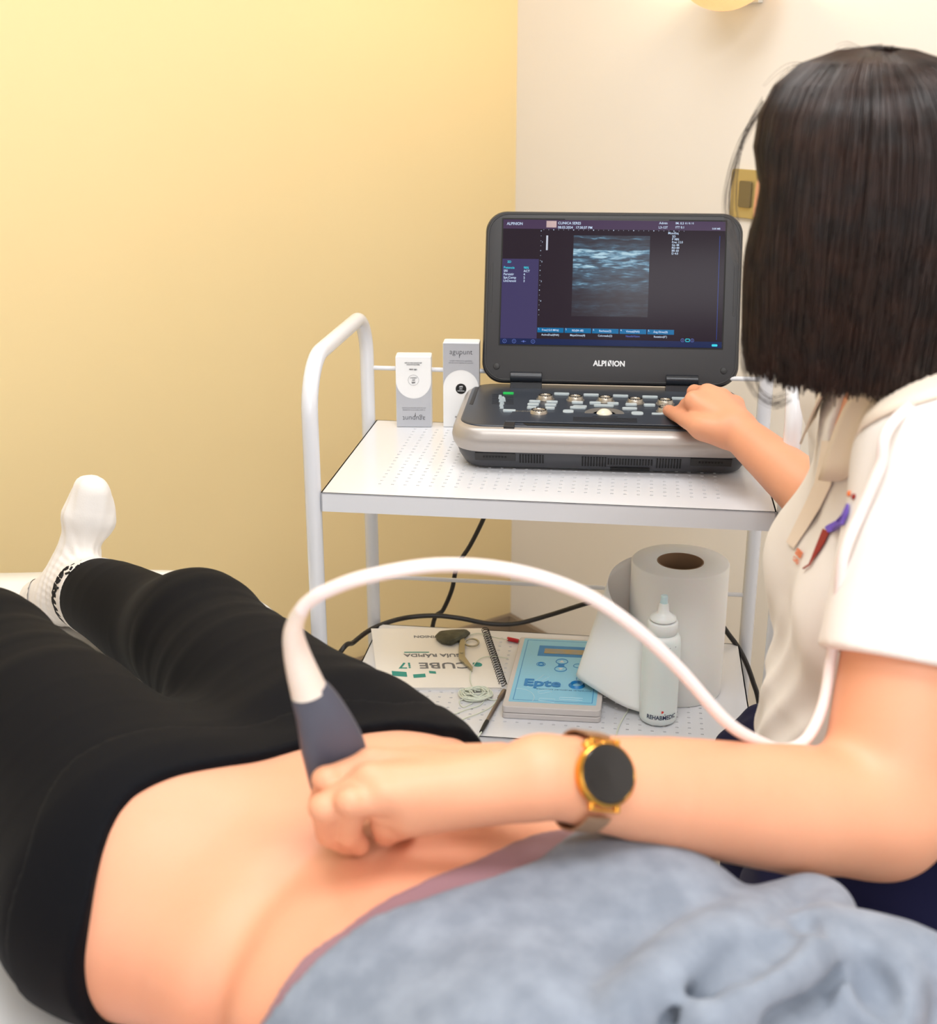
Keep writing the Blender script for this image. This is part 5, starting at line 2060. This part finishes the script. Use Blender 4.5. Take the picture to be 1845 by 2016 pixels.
BB.chain(rt, [0.020, 0.0150, 0.0105, 0.0092], 0.008)
BB.cone(A_(W(1430, 855, z=.980)), A_(W(1385, 848, z=.978)), 0.018, 0.015, 0.012)
# legs
KL, KR = A_((0.400, 1.465, 0.598)), A_((0.640, 1.520, 0.598))
BB.chain([(0.425, 1.12, 0.655), (KL * 0.5 + A_((0.425, 1.12, 0.655)) * 0.5), KL], [0.088, 0.076, 0.060], 0.04)
BB.chain([(0.565, 1.14, 0.655), (KR * 0.5 + A_((0.565, 1.14, 0.655)) * 0.5), KR], [0.088, 0.076, 0.060], 0.04)
FLt = [(0.405, 1.40, 0.09), (0.660, 1.46, 0.09)]
for K_, a_ in ((KL, FLt[0]), (KR, FLt[1])):
    a_ = A_(a_)
    BB.chain([K_, K_ * 0.7 + a_ * 0.3 + A_((0, -0.012, 0)), a_], [0.056, 0.052, 0.036], 0.03)
    BB.chain([a_, a_ + A_((0, 0.10, -0.045)), a_ + A_((0, 0.16, -0.055))], [0.036, 0.032, 0.022], 0.02)
    BB.cone(a_, a_ + A_((0, -0.025, -0.055)), 0.034, 0.030, 0.02)
nailc = [A_(W(1311, 806, z=.9845)), 0.0]


def skin_idx(c):
    # thumb nail of the right hand
    d_ = (rt[3] - rt[2])
    d_ = d_ / np.linalg.norm(d_)
    up = A_((-0.25, -0.75, 0.6))
    up = up - d_ * (up @ d_)
    up /= np.linalg.norm(up)
    v = c - rt[3]
    a = v @ d_
    h = v @ up
    side = np.linalg.norm(v - np.outer(a, d_) - np.outer(h, up), axis=1)
    return ((a > -0.007) & (a < 0.0072) & (h > 0.004) & (side < 0.0058)).astype(int)


TBODY = sdf_object('body', BB, (-0.16, 0.74, 0.0), (0.76, 1.92, 1.475), 0.0025, [M_skin, M_nail], ther, 2, TO, skin_idx)


# ---- polo shirt
PB_ = Body()


def torso_shirt(p):
    z = p[:, 2]
    w = [v + 0.010 for v in THW]
    w[0] += 0.02
    w[1] += 0.015
    fr = [-(v - 0.006) for v in TF]
    fr[1] = -0.305
    fr[2] = -0.300
    fr[3] = -0.310
    bk = [-(v + 0.014) for v in TB_]
    d = loftd(z, p[:, 1] - np.interp(z, TZ, TY), -p[:, 0], TZ, w, fr, bk, 2.2)
    return d * 0.85


PB_.add(torso_shirt, (0.26, 0.93, 0.58), (0.66, 1.42, 1.27), 0.02)
for y_ in (1.115, 1.255):
    PB_.ell((0.376, y_, 0.962), (0.058, 0.068, 0.070), None, 0.05)
PB_.ell((0.480, 1.10, 0.70), (0.206, 0.160, 0.098), None, 0.05)
PB_.chain([(0.43, 1.10, 1.175), SL + A_((0, 0, 0.0))], [0.052, 0.068], 0.03)
sl_end = SL * 0.42 + ELB * 0.58 + A_((-0.004, 0.0, 0.0))
PB_.cone(SL + A_((0, 0.0, 0.002)), sl_end, 0.068, 0.070, 0.02)
sr_end = SR * 0.42 + ERB * 0.58
PB_.cone(SR, sr_end, 0.066, 0.064, 0.02)
PB_.chain([(0.43, 1.27, 1.175), SR], [0.052, 0.066], 0.03)
dL = (ELB - SL) / np.linalg.norm(ELB - SL)
dR = (ERB - SR) / np.linalg.norm(ERB - SR)
nk0, nk1 = A_((0.437, 1.185, 1.17)), A_((0.400, 1.165, 1.28))


def polo(p):
    d = PB_(p)
    z = p[:, 2]
    u_ = (p[:, 1] - 1.02) * 1.0 + (z - 0.80) * 0.42
    wv = 0.0045 * np.abs(np.sin(u_ * 62 + 1.2 * np.sin(z * 15))) ** 1.5 * np.clip((0.965 - z) * 8, 0, 1) + 0.0010 * np.sin(z * 70 - p[:, 1] * 50) * np.clip((1.10 - z) * 9, 0, 1)
    d = d + wv
    d = smax(d, 0.765 + 0.05 * np.clip((0.46 - p[:, 0]) * 12, 0, 1) * np.clip((1.05 - p[:, 1]) * 20, 0, 1) - z, 0.004)
    # sleeve ends
    vL = (p - sl_end) @ dL
    nearL = np.sqrt(((p - (sl_end + dL * 0.05)) ** 2).sum(1)) < 0.115
    left_side = (p[:, 1] < 1.045)
    d = np.where(nearL & left_side, smax(d, vL, 0.003), d)
    vR = (p - sr_end) @ dR
    nearR = np.sqrt(((p - (sr_end + dR * 0.05)) ** 2).sum(1)) < 0.10
    d = np.where(nearR & (p[:, 1] > 1.36), smax(d, vR, 0.003), d)
    # neck opening
    q = p - nk0
    dn = (nk1 - nk0) / np.linalg.norm(nk1 - nk0)
    t = q @ dn
    rad = np.sqrt(((q - t[:, None] * dn) ** 2).sum(1))
    d = smax(d, -(np.maximum(rad - 0.058, -(t + 0.02))), 0.004)
    # front opening of the placket: a shallow V
    vz = (p[:, 2] - 1.085)
    v = np.maximum(np.abs(p[:, 1] - 1.185) - vz * 0.35, p[:, 0] - 0.385)
    d = smax(d, -v, 0.003)
    return d


sdf_object('polo_shirt', polo, (0.24, 0.90, 0.74), (0.68, 1.46, 1.26), 0.0032, M_polo, ther, 2, TO, label='white short sleeved polo shirt')


def ribbon(name, m, parent, off_, rows, f, lift=0.0015, thick=0.0008, label=None):
    """rows: list of [left px, right px]; strip laid on surface f"""
    a, b2, vs = [], [], []
    b = MB()
    top, botm = [], []
    for (l, r_) in rows:
        line = []
        for k in range(4):
            u = k / 3
            h_ = hit(l[0] + (r_[0] - l[0]) * u, l[1] + (r_[1] - l[1]) * u, f)
            if h_ is None:
                line.append(None)
            else:
                line.append((Vector(h_[0] + h_[1] * lift - A_(off_)), Vector(h_[0] + h_[1] * (lift + thick) - A_(off_))))
        if any(v is None for v in line):
            continue
        top.append(line)
    n = 4
    vs = [v[0] for ln in top for v in ln] + [v[1] for ln in top for v in ln]
    N = len(top) * n
    fs = []
    for i in range(len(top) - 1):
        for j in range(n - 1):
            q = i * n + j
            fs.append((q, q + 1, q + n + 1, q + n))
            fs.append((N + q, N + q + n, N + q + n + 1, N + q + 1))
    for i in range(len(top) - 1):
        for j in (0, n - 1):
            q = i * n + j
            fs.append((q, q + n, N + q + n, N + q))
    for i in (0, len(top) - 1):
        for j in range(n - 1):
            q = i * n + j
            fs.append((q, q + 1, N + q + 1, N + q))
    b.add(vs, fs)
    return b.build(name, m, parent, label=label)


M_stitch = mat('stitch_shadow', (176, 158, 144), 0.8)
ribbon('placket', M_collar, ther, TO, [[(1622, 868), (1650, 868)], [(1618, 900), (1648, 905)], [(1608, 950), (1640, 955)], [(1590, 990), (1618, 1000)], [(1570, 1030), (1592, 1042)], [(1552, 1068), (1566, 1080)]], polo)
# printed figure mark and name on the chest
M_pur = mat('purple_print', (112, 84, 206), 0.6)
M_red = mat('dark_red_print', (150, 30, 24), 0.6)
M_org = mat('orange_print', (240, 120, 50), 0.6)
ribbon('chest_print', M_pur, ther, TO, [[(1672, 992), (1675, 993)], [(1662, 1014), (1673, 1012)], [(1650, 1026), (1664, 1034)], [(1632, 1036), (1645, 1046)], [(1628, 1040), (1634, 1050)]], polo)
ribbon('chest_print', M_red, ther, TO, [[(1624, 1042), (1636, 1048)], [(1617, 1060), (1627, 1068)], [(1609, 1080), (1616, 1086)], [(1602, 1098), (1606, 1100)], [(1596, 1112), (1598, 1114)], [(1584, 1120), (1585, 1122)]], polo)
for (px, py, m) in ((1673, 972, M_org), (1682, 978, M_red)):
    h_ = hit(px, py, polo)
    b = MB()
    mm = Matrix.Translation(Vector(h_[0] - A_(TO))) @ Vector(h_[1]).to_track_quat('Z', 'Y').to_matrix().to_4x4()
    b.lathe([(0.0, 0.0022), (0.0022, 0.0018), (0.0026, 0.0)], 14, mm)
    b.build('chest_print', m, ther)
h_ = hit(1573, 1097, polo)
h2_ = hit(1583, 1110, polo)
xdir = Vector(h2_[0] - h_[0]).normalized()
nrm = Vector(h_[1])
ydir = nrm.cross(xdir).normalized()
MT = Matrix((xdir, ydir, xdir.cross(ydir))).transposed().to_4x4()
MT.translation = Vector(h_[0] + h_[1] * 0.003 - A_(TO))
cl_ = text_mesh([('SERES', 0, 0.0010, 0.0085, 'CENTER', 0.95, 0.05), ('CLINICA', 0, -0.0060, 0.0062, 'CENTER', 0.95, 0.04)], 'chest_lettering', M_org, ther, MT)
vv_ = np.array([v.co[:] for v in cl_.data.vertices]) + A_(TO)
for _ in range(12):
    vv_ = vv_ + A_(h_[1]) * (0.0016 - polo(vv_.astype(np.float32)))[:, None] * 0.8
for v, c in zip(cl_.data.vertices, vv_ - A_(TO)):
    v.co = c

# collar: stand plus the two turned-down leaves
b = MB()
rings = []
dn = Vector(nk1 - nk0).normalized()
ux = Vector((-1, 0, 0)) - dn * Vector((-1, 0, 0)).dot(dn)
ux.normalize()
uy = dn.cross(ux)
oc = Vector(nk0)
for (t, r) in ((0.000, 0.064), (0.018, 0.062), (0.036, 0.0605), (0.037, 0.0585), (0.018, 0.0585), (0.0, 0.060)):
    rings.append([oc + dn * t + ux * (r * 1.02 * math.cos(R(a))) + uy * (r * math.sin(R(a))) - Vector(TO) for a in range(32, 329, 8)])
nr = len(rings[0])
vs = [p for rg_ in rings for p in rg_]
fs = []
for k in range(len(rings)):
    k2 = (k + 1) % len(rings)
    for i in range(nr - 1):
        fs.append((k * nr + i, k * nr + i + 1, k2 * nr + i + 1, k2 * nr + i))
b.add(vs, fs)
b.build('collar_stand', M_collar, ther)


def leaf(side, name):
    """side -1 = her left (near the camera): the leaf falls from the stand over the shoulder"""
    rows = []
    for a in range(20, 181, 5):
        u = (a - 20) / 160.0
        ang = R(a) * side
        fall = 0.046 * (1 - u) ** 1.5 + 0.034
        out = 0.052 - 0.020 * u
        fwd = 0.012 * (1 - u) ** 2
        rad_ = ux * (1.02 * math.cos(ang)) + uy * math.sin(ang)
        top_ = oc + dn * 0.037 + rad_ * 0.061
        row = []
        for k in range(7):
            v = k / 6
            p = oc + dn * (0.037 + 0.004 * math.sin(v * math.pi) - fall * v ** 1.15) + rad_ * (0.061 + out * (v ** 0.8)) + ux * (fwd * v)
            # stay outside the shirt
            for _ in range(6):
                dd = float(polo(np.array([p], np.float32))[0])
                if dd > 0.003 or v < 0.25:
                    break
                p = p + (rad_ * 0.5 + dn * 0.8).normalized() * (0.0035 - dd)
            row.append(p - Vector(TO))
        rows.append(row)
    b = MB()
    vs = [p for r_ in rows for p in r_]
    fs = []
    for i in range(len(rows) - 1):
        for j in range(6):
            q = i * 7 + j
            fs.append((q, q + 1, q + 8, q + 7))
    b.add(vs, fs)
    o = b.build(name, M_collar, ther, angle=180)
    md = o.modifiers.new('thickness', 'SOLIDIFY')
    md.thickness = 0.0022
    md.offset = 0
    return o


leaf(-1, 'collar_leaf')
leaf(1, 'collar_leaf')


# ---- trousers
def trousers(p):
    z = p[:, 2]
    d = BB(p) - 0.010 + 0.007 * np.clip((z - 0.745) * 25, 0, 1)
    d = d + 0.0025 * np.sin(p[:, 0] * 60 + p[:, 1] * 75 + z * 30) * np.clip((0.72 - z) * 10, 0, 1) + 0.0022 * np.sin(z * 110 + p[:, 0] * 35) * np.clip((0.76 - z) * 20, 0, 1)
    d = smax(d, z - 0.835, 0.003)
    d = smax(d, 0.12 - z, 0.003)
    # nothing of the near arm
    arm = cone(p, ELB, WL, 0.075, 0.06)
    return np.maximum(d, -arm)


sdf_object('trousers', trousers, (0.24, 0.92, 0.10), (0.78, 1.62, 0.85), 0.004, M_navy, ther, 1, TO, label='navy blue trousers')
M_shoe = mat('white_clog', (232, 232, 232), 0.5)


def shoe(a_):
    a_ = A_(a_)
    g_ = Body()
    g_.chain([a_ + A_((0, -0.030, -0.058)), a_ + A_((0, 0.08, -0.055)), a_ + A_((0, 0.165, -0.062))], [0.038, 0.036, 0.030], 0.02)
    g_.cone(a_ + A_((0, -0.02, -0.03)), a_ + A_((0, 0.03, -0.03)), 0.042, 0.042, 0.02)

    def f(p):
        d = g_(p)
        d = smax(d, p[:, 2] - (a_[2] - 0.005), 0.004)
        return smax(d, 0.001 - p[:, 2], 0.002)
    return f


for a_ in FLt:
    sdf_object('shoe', shoe(a_), (a_[0] - 0.07, a_[1] - 0.10, -0.01), (a_[0] + 0.07, a_[1] + 0.24, 0.12), 0.004, M_shoe, ther, 1, TO)

# ---- stool
st = thing('stool', 'round black rolling stool under the seated person', 'stool', (0.50, 1.10, 0))
b = MB()
b.lathe([(0.0, 0.475), (0.165, 0.475), (0.178, 0.485), (0.180, 0.515), (0.170, 0.532), (0.14, 0.538), (0.0, 0.538)], 40)
b.build('seat', mat('black_vinyl', (28, 28, 30), 0.4), st, angle=50)
M_chrome = mat('chrome', (200, 200, 202), 0.15, metal=1.0)
b = MB()
b.lathe([(0.0, 0.10), (0.024, 0.10), (0.024, 0.30), (0.016, 0.302), (0.016, 0.475), (0.0, 0.475)], 20)
b.build('gas_post', M_chrome, st, angle=40)
for k in range(5):
    a = R(72 * k + 20)
    b = MB()
    b.tube([(0.0, 0.0, 0.115), (0.12 * math.cos(a), 0.12 * math.sin(a), 0.095), (0.23 * math.cos(a), 0.23 * math.sin(a), 0.07)], [0.018, 0.014, 0.011], 10)
    lg = b.build('leg', M_chrome, st)
    b = MB()
    mw = Matrix.Translation((0.23 * math.cos(a), 0.23 * math.sin(a), 0.027)) @ Matrix.Rotation(a, 4, 'Z') @ Matrix.Rotation(R(90), 4, 'X')
    b.lathe([(0.0, -0.011), (0.022, -0.011), (0.026, -0.006), (0.026, 0.006), (0.022, 0.011), (0.0, 0.011)], 20, mw)
    b.tube([(0.23 * math.cos(a), 0.23 * math.sin(a), 0.03), (0.23 * math.cos(a), 0.23 * math.sin(a), 0.07)], 0.006, 8)
    b.build('caster', M_rubber, lg)

# ---- hair: a bob; inner mass plus separate locks lying over it
HX0, HY0 = 0.356, 1.140
HZ = [1.165, 1.19, 1.22, 1.28, 1.34, 1.39, 1.42, 1.445, 1.462, 1.472, 1.478]
HRx = [0.088, 0.096, 0.101, 0.104, 0.106, 0.105, 0.098, 0.084, 0.064, 0.040, 0.008]
HRy = [0.085, 0.092, 0.098, 0.106, 0.110, 0.106, 0.095, 0.078, 0.056, 0.034, 0.006]


def hair_r(z, ang):
    rx = np.interp(z, HZ, HRx)
    ry = np.interp(z, HZ, HRy)
    r_ = 1.0 / np.sqrt((np.cos(ang) / rx) ** 2 + (np.sin(ang) / ry) ** 2)
    da_ = np.abs((ang - R(176) + math.pi) % (2 * math.pi) - math.pi)
    tuck = 0.62 * np.exp(-(da_ / 0.42) ** 2) * np.exp(-((z - 1.352) / 0.034) ** 2)
    return r_ - 0.020 * tuck


FA = math.atan2(0.79, -0.60)     # the way the face looks


def hair_mass(p):
    z = p[:, 2]
    x, y = p[:, 0] - HX0 + 0.012 * np.clip((z - 1.36) / 0.115, 0, 1) ** 2, p[:, 1] - HY0
    ang = np.arctan2(y, x)
    r = np.sqrt(x * x + y * y)
    d = (r - (hair_r(z, ang) - 0.006)) * 0.8
    d = smax(d, z - 1.474, 0.01)
    low = 1.203 + 0.004 * np.sin(ang * 9)
    d = smax(d, low - z, 0.008)
    # hollow for head and neck
    da = np.abs((ang - FA + math.pi) % (2 * math.pi) - math.pi)
    face = 0.70 - da
    open_ = np.minimum(face * 0.1, (1.43 - z))
    d = smax(d, open_, 0.006)
    inner = np.maximum((r - (hair_r(z, ang) - 0.040)), z - 1.30)
    return smax(d, -inner, 0.006)


sdf_object('hair', hair_mass, (0.22, 1.0, 1.15), (0.50, 1.30, 1.50), 0.0035, M_hair, ther, 2, TO, label='straight dark brown bob')
rh = np.random.default_rng(11)
V_, F_ = [], []


def lock(points, r0, r1):
    n0_ = len(V_)
    n = len(points)
    for i, p in enumerate(points):
        t = points[min(i + 1, n - 1)] - points[max(i - 1, 0)]
        t = t / (np.linalg.norm(t) + 1e-9)
        rd = np.array((p[0] - HX0, p[1] - HY0, 0.25 * max(p[2] - 1.36, 0) * 8))
        rd = rd / (np.linalg.norm(rd) + 1e-9)
        s_ = np.cross(t, rd)
        s_ = s_ / (np.linalg.norm(s_) + 1e-9)
        u = i / (n - 1)
        w = (r0 + (r1 - r0) * u)
        V_.append(p + s_ * w)
        V_.append(p + rd * w * 0.7)
        V_.append(p - s_ * w)
    for i in range(n - 1):
        a = n0_ + i * 3
        for k in range(3):
            F_.append((a + k, a + (k + 1) % 3, a + 3 + (k + 1) % 3, a + 3 + k))


crown = np.array((HX0 - 0.012, HY0 - 0.012, 1.4760))
for c in range(430):
    ca = rh.uniform(-math.pi, math.pi)
    da = abs((ca - FA + math.pi) % (2 * math.pi) - math.pi)
    if da < 0.68:
        continue
    clift = rh.uniform(-0.0025, 0.0040)
    cz = 1.199 + rh.uniform(-0.004, 0.008)
    bend = rh.uniform(-0.10, 0.10)
    flip = rh.uniform(-0.012, 0.004)
    for k in range(13):
        a0 = ca + rh.normal(0, 0.045)
        li = clift + rh.normal(0, 0.0009)
        zend = cz + rh.normal(0, 0.003)
        ph = rh.uniform(0, 6.28)
        pts = []
        for i in range(17):
            u = i / 16
            # along the dome then straight down
            if u < 0.42:
                v = u / 0.42
                th = v * math.pi / 2
                z = 1.34 + (1.4775 - 1.34) * math.cos(th)
            else:
                v = (u - 0.42) / 0.58
                z = 1.34 + (zend - 1.34) * v
            an = a0 + bend * u * u + 0.012 * math.sin(u * 9 + ph)
            r = float(hair_r(z, an)) + li * min(1, u * 4)
            if z < 1.24:
                r += flip * ((1.24 - z) / 0.06) ** 2 * 0.6
            pts.append(np.array((HX0 + r * math.cos(an), HY0 + r * math.sin(an), z)))
        for i in range(17):
            zz = pts[i][2]
            w_ = min(max((zz - 1.36) / 0.115, 0), 1) ** 2
            pts[i][0] -= 0.012 * w_
        pts[0] = crown + rh.normal(0, 0.003, 3) * np.array((1, 2.0, 0.2)) + A_((0, 0, -0.001))
        lock(pts, 0.0007, 0.00045)
for (pl_, n_, sp) in (
        ([(1500, 215, 1.20), (1462, 280, 1.21), (1440, 350, 1.215), (1434, 410, 1.215), (1448, 480, 1.21), (1462, 520, 1.20)], 16, 0.0022),
        ([(1505, 200, 1.20), (1470, 260, 1.21), (1452, 330, 1.21), (1446, 400, 1.21), (1450, 440, 1.21)], 8, 0.0015),
        ([(1470, 600, 1.15), (1462, 670, 1.15), (1466, 730, 1.15), (1492, 778, 1.15), (1528, 796, 1.15), (1556, 784, 1.15)], 10, 0.0018),
        ([(1478, 700, 1.14), (1490, 760, 1.14), (1520, 786, 1.14), (1548, 780, 1.14)], 8, 0.0018),
        ([(1600, 128, 1.19), (1560, 130, 1.19), (1530, 150, 1.19), (1505, 180, 1.19)], 5, 0.002),
        ([(1700, 100, 1.17), (1660, 88, 1.17), (1630, 96, 1.17)], 4, 0.002)):
    base = [A_(W(x, y, D=d_)) for x, y, d_ in pl_]
    for k in range(n_):
        o1, o2 = rh.normal(0, sp, 3), rh.normal(0, sp * 1.6, 3)
        P_ = spline([Vector(q + o1 * (1 - i / (len(base) - 1)) + o2 * (i / (len(base) - 1))) for i, q in enumerate(base)], 5)
        lock([A_(q) for q in P_], 0.00035, 0.0002)
me = bpy.data.meshes.new('hair_locks')
me.from_pydata([tuple(v - np.array(TO)) for v in V_], [], F_)
me.shade_smooth()
M_strand = mat('hair_strand', (48, 28, 21), 0.34, spec=0.5, vary=((30, 20, 18), 45, 0.35, 0.65))
hl = link('hair_locks', me, M_strand, ther)
hl['kind'] = 'stuff'

# ------------------------------------------------------------------ smart watch on the near wrist
wc = A_(W(1190, 1508, z=1.0))
axd = (ELB - WL) / np.linalg.norm(ELB - WL)
ctr = WL + axd * 0.036
toc = A_((-0.06, -0.76, 0.62))
toc = toc - axd * (toc @ axd)
toc /= np.linalg.norm(toc)
side = np.cross(toc, axd)
WM = Matrix((Vector(axd), Vector(side), Vector(toc))).transposed().to_4x4()
WM.translation = Vector(ctr)
watch = thing('wristwatch', 'round black-faced smartwatch with gold case and mesh strap on the near wrist', 'watch', ctr)
WI = Matrix.Translation(-Vector(ctr)) @ WM
M_gold = mat('polished_gold', (236, 176, 80), 0.16, metal=1.0)
M_face = mat('dark_watch_glass', (34, 32, 32), 0.12, coat=0.5)
M_mesh = mat('rose_beige_mesh_strap', (170, 134, 104), 0.45, metal=0.35, bump=(900, 0.4, 0.0004))
hgt = 0.0335
b = MB()
b.lathe([(0.0, hgt - 0.004), (0.0215, hgt - 0.004), (0.0236, hgt - 0.002), (0.0241, hgt + 0.003), (0.0234, hgt + 0.0055), (0.0221, hgt + 0.0068), (0.0215, hgt + 0.0062), (0.0, hgt + 0.0062)], 48, WI)
b.build('case', M_gold, watch, angle=40)
b = MB()
b.lathe([(0.0217, hgt + 0.0062), (0.0209, hgt + 0.0074), (0.0, hgt + 0.0078)], 48, WI)
b.build('watch_glass', M_face, watch, angle=40)
b = MB()
mcr = WI @ Matrix.Translation((-0.0143, 0.0190, hgt + 0.001)) @ Matrix.Rotation(R(127), 4, 'Z') @ Matrix.Rotation(R(90), 4, 'Y')
b.lathe([(0.0, 0.0), (0.0034, 0.0), (0.0036, 0.004), (0.0028, 0.0048), (0.0, 0.0048)], 16, mcr)
b.build('crown', M_gold, watch, angle=40)
for s_ in (-1, 1):
    b = MB()
    for dx in (-0.0105, 0.0105):
        b.box(dx - 0.0018, s_ * 0.018, hgt - 0.003, dx + 0.0018, s_ * 0.0265, hgt + 0.002, WI)
    b.box(-0.0105, s_ * 0.0245, hgt - 0.0025, 0.0105, s_ * 0.0265, hgt + 0.001, WI)
    b.build('lug', M_gold, watch, bevel=0.0006)
# strap follows the wrist all round (starts and ends at the lugs)
b = MB()
rows = []
for a in range(-132, 133, 6):
    an = R(a - 90)
    r = 0.0325 + (0.004 if abs(a) > 100 else 0)
    # radius from the wrist surface
    dirw = A_(side) * math.cos(an) + A_(toc) * math.sin(an)
    lo_r, hi_r = 0.015, 0.06
    for _ in range(24):
        mid = (lo_r + hi_r) / 2
        if float(BB((ctr + dirw * mid)[None].astype(np.float32))[0]) < 0.0008:
            lo_r = mid
        else:
            hi_r = mid
    rr_ = hi_r + 0.0012
    if abs(a) > 112:
        rr_ = rr_ + (abs(a) - 112) / 20 * 0.003
    row = []
    for (w_, h_2) in ((-0.0095, 0), (-0.0095, 0.0018), (0.0095, 0.0018), (0.0095, 0)):
        row.append(Vector(ctr + dirw * (rr_ + h_2) + axd * w_) - Vector(ctr))
    rows.append(row)
b.loft(rows, True, True)
b.build('strap', M_mesh, watch, angle=50)

# ------------------------------------------------------------------ ultrasound probe with its cable
M_probe = mat('slate_grey_probe', (76, 78, 92), 0.42, spec=0.5)
M_relief = mat('white_strain_relief', (240, 224, 212), 0.45, sss=0.15)
M_cable = mat('white_rubber_cable', (242, 228, 224), 0.42, sss=0.1)
pb = [A_(W(694, 1592, z=0.893)), A_(W(674, 1535, D=0.988)), A_(W(652, 1460, D=0.972)), A_(W(630, 1402, D=0.962)), A_(W(608, 1360, D=0.955))]
probe = thing('ultrasound_probe', 'slate grey hand-held ultrasound probe with white cable pressed on the bare belly', 'ultrasound probe', pb[0])
b = MB()
pp = spline([Vector(q) for q in pb], 6)
wid = [0.0245, 0.0255, 0.0240, 0.0192, 0.0145]
thk = [0.010, 0.013, 0.014, 0.0135, 0.0125]
rings = []
for i, p in enumerate(pp):
    u = i / (len(pp) - 1) * 4
    k = min(int(u), 3)
    w_ = wid[k] + (wid[k + 1] - wid[k]) * (u - k)
    t_2 = thk[k] + (thk[k + 1] - thk[k]) * (u - k)
    tg = (pp[min(i + 1, len(pp) - 1)] - pp[max(i - 1, 0)]).normalized()
    sx = Vector((1, 0.25, 0.0))
    sx = (sx - tg * sx.dot(tg)).normalized()
    sy = tg.cross(sx)
    rings.append([p - Vector(pb[0]) + sx * (w_ * math.copysign(abs(math.cos(q)) ** 0.8, math.cos(q))) + sy * (t_2 * math.copysign(abs(math.sin(q)) ** 0.8, math.sin(q)))
                  for q in [2 * math.pi * z_ / 32 for z_ in range(32)]])
b.loft(rings)
b.build('probe_handle', M_probe, probe, angle=60)
b = MB()
b.tube([Vector(q) - Vector(pb[0]) for q in (A_(W(609, 1362, D=0.955)), A_(W(596, 1325, D=0.948)), A_(W(584, 1285, D=0.94)), A_(W(578, 1250, D=0.93)), A_(W(583, 1222, D=0.922)), A_(W(597, 1196, D=0.913)))],
       [0.0142, 0.0120, 0.0098, 0.0077, 0.0062, 0.0052], 24, smooth=6)
b.build('strain_relief', M_relief, probe)
cp = [(592, 1203, .912), (606, 1186, .908), (640, 1165, .90), (720, 1136, .89), (860, 1113, .89), (1000, 1122, .90), (1130, 1160, .92), (1230, 1220, .94), (1330, 1310, .97), (1430, 1420, 1.00),
      (1500, 1463, 1.03), (1545, 1475, 1.055), (1588, 1455, 1.07), (1620, 1390, 1.08), (1636, 1300, 1.085), (1650, 1200, 1.075)]
P_ = [Vector(W(x, y, D=d_)) for x, y, d_ in cp]
for (x, y) in ((1672, 1100), (1706, 1010), (1742, 920), (1772, 830)):
    h_ = hit(x, y, polo)
    P_.append(Vector(h_[0] + h_[1] * 0.006))
P_ += [Vector((0.455, 1.085, 1.232)), Vector((0.500, 1.13, 1.232)), Vector((0.520, 1.19, 1.228)), Vector((0.515, 1.25, 1.215)), Vector((0.56, 1.30, 1.15)), Vector((0.60, 1.33, 0.95)), Vector((0.62, 1.40, 0.6))]
b = MB()
b.tube([q - Vector(pb[0]) for q in P_], 0.0050, 14, smooth=8)
b.build('cable', M_cable, probe)
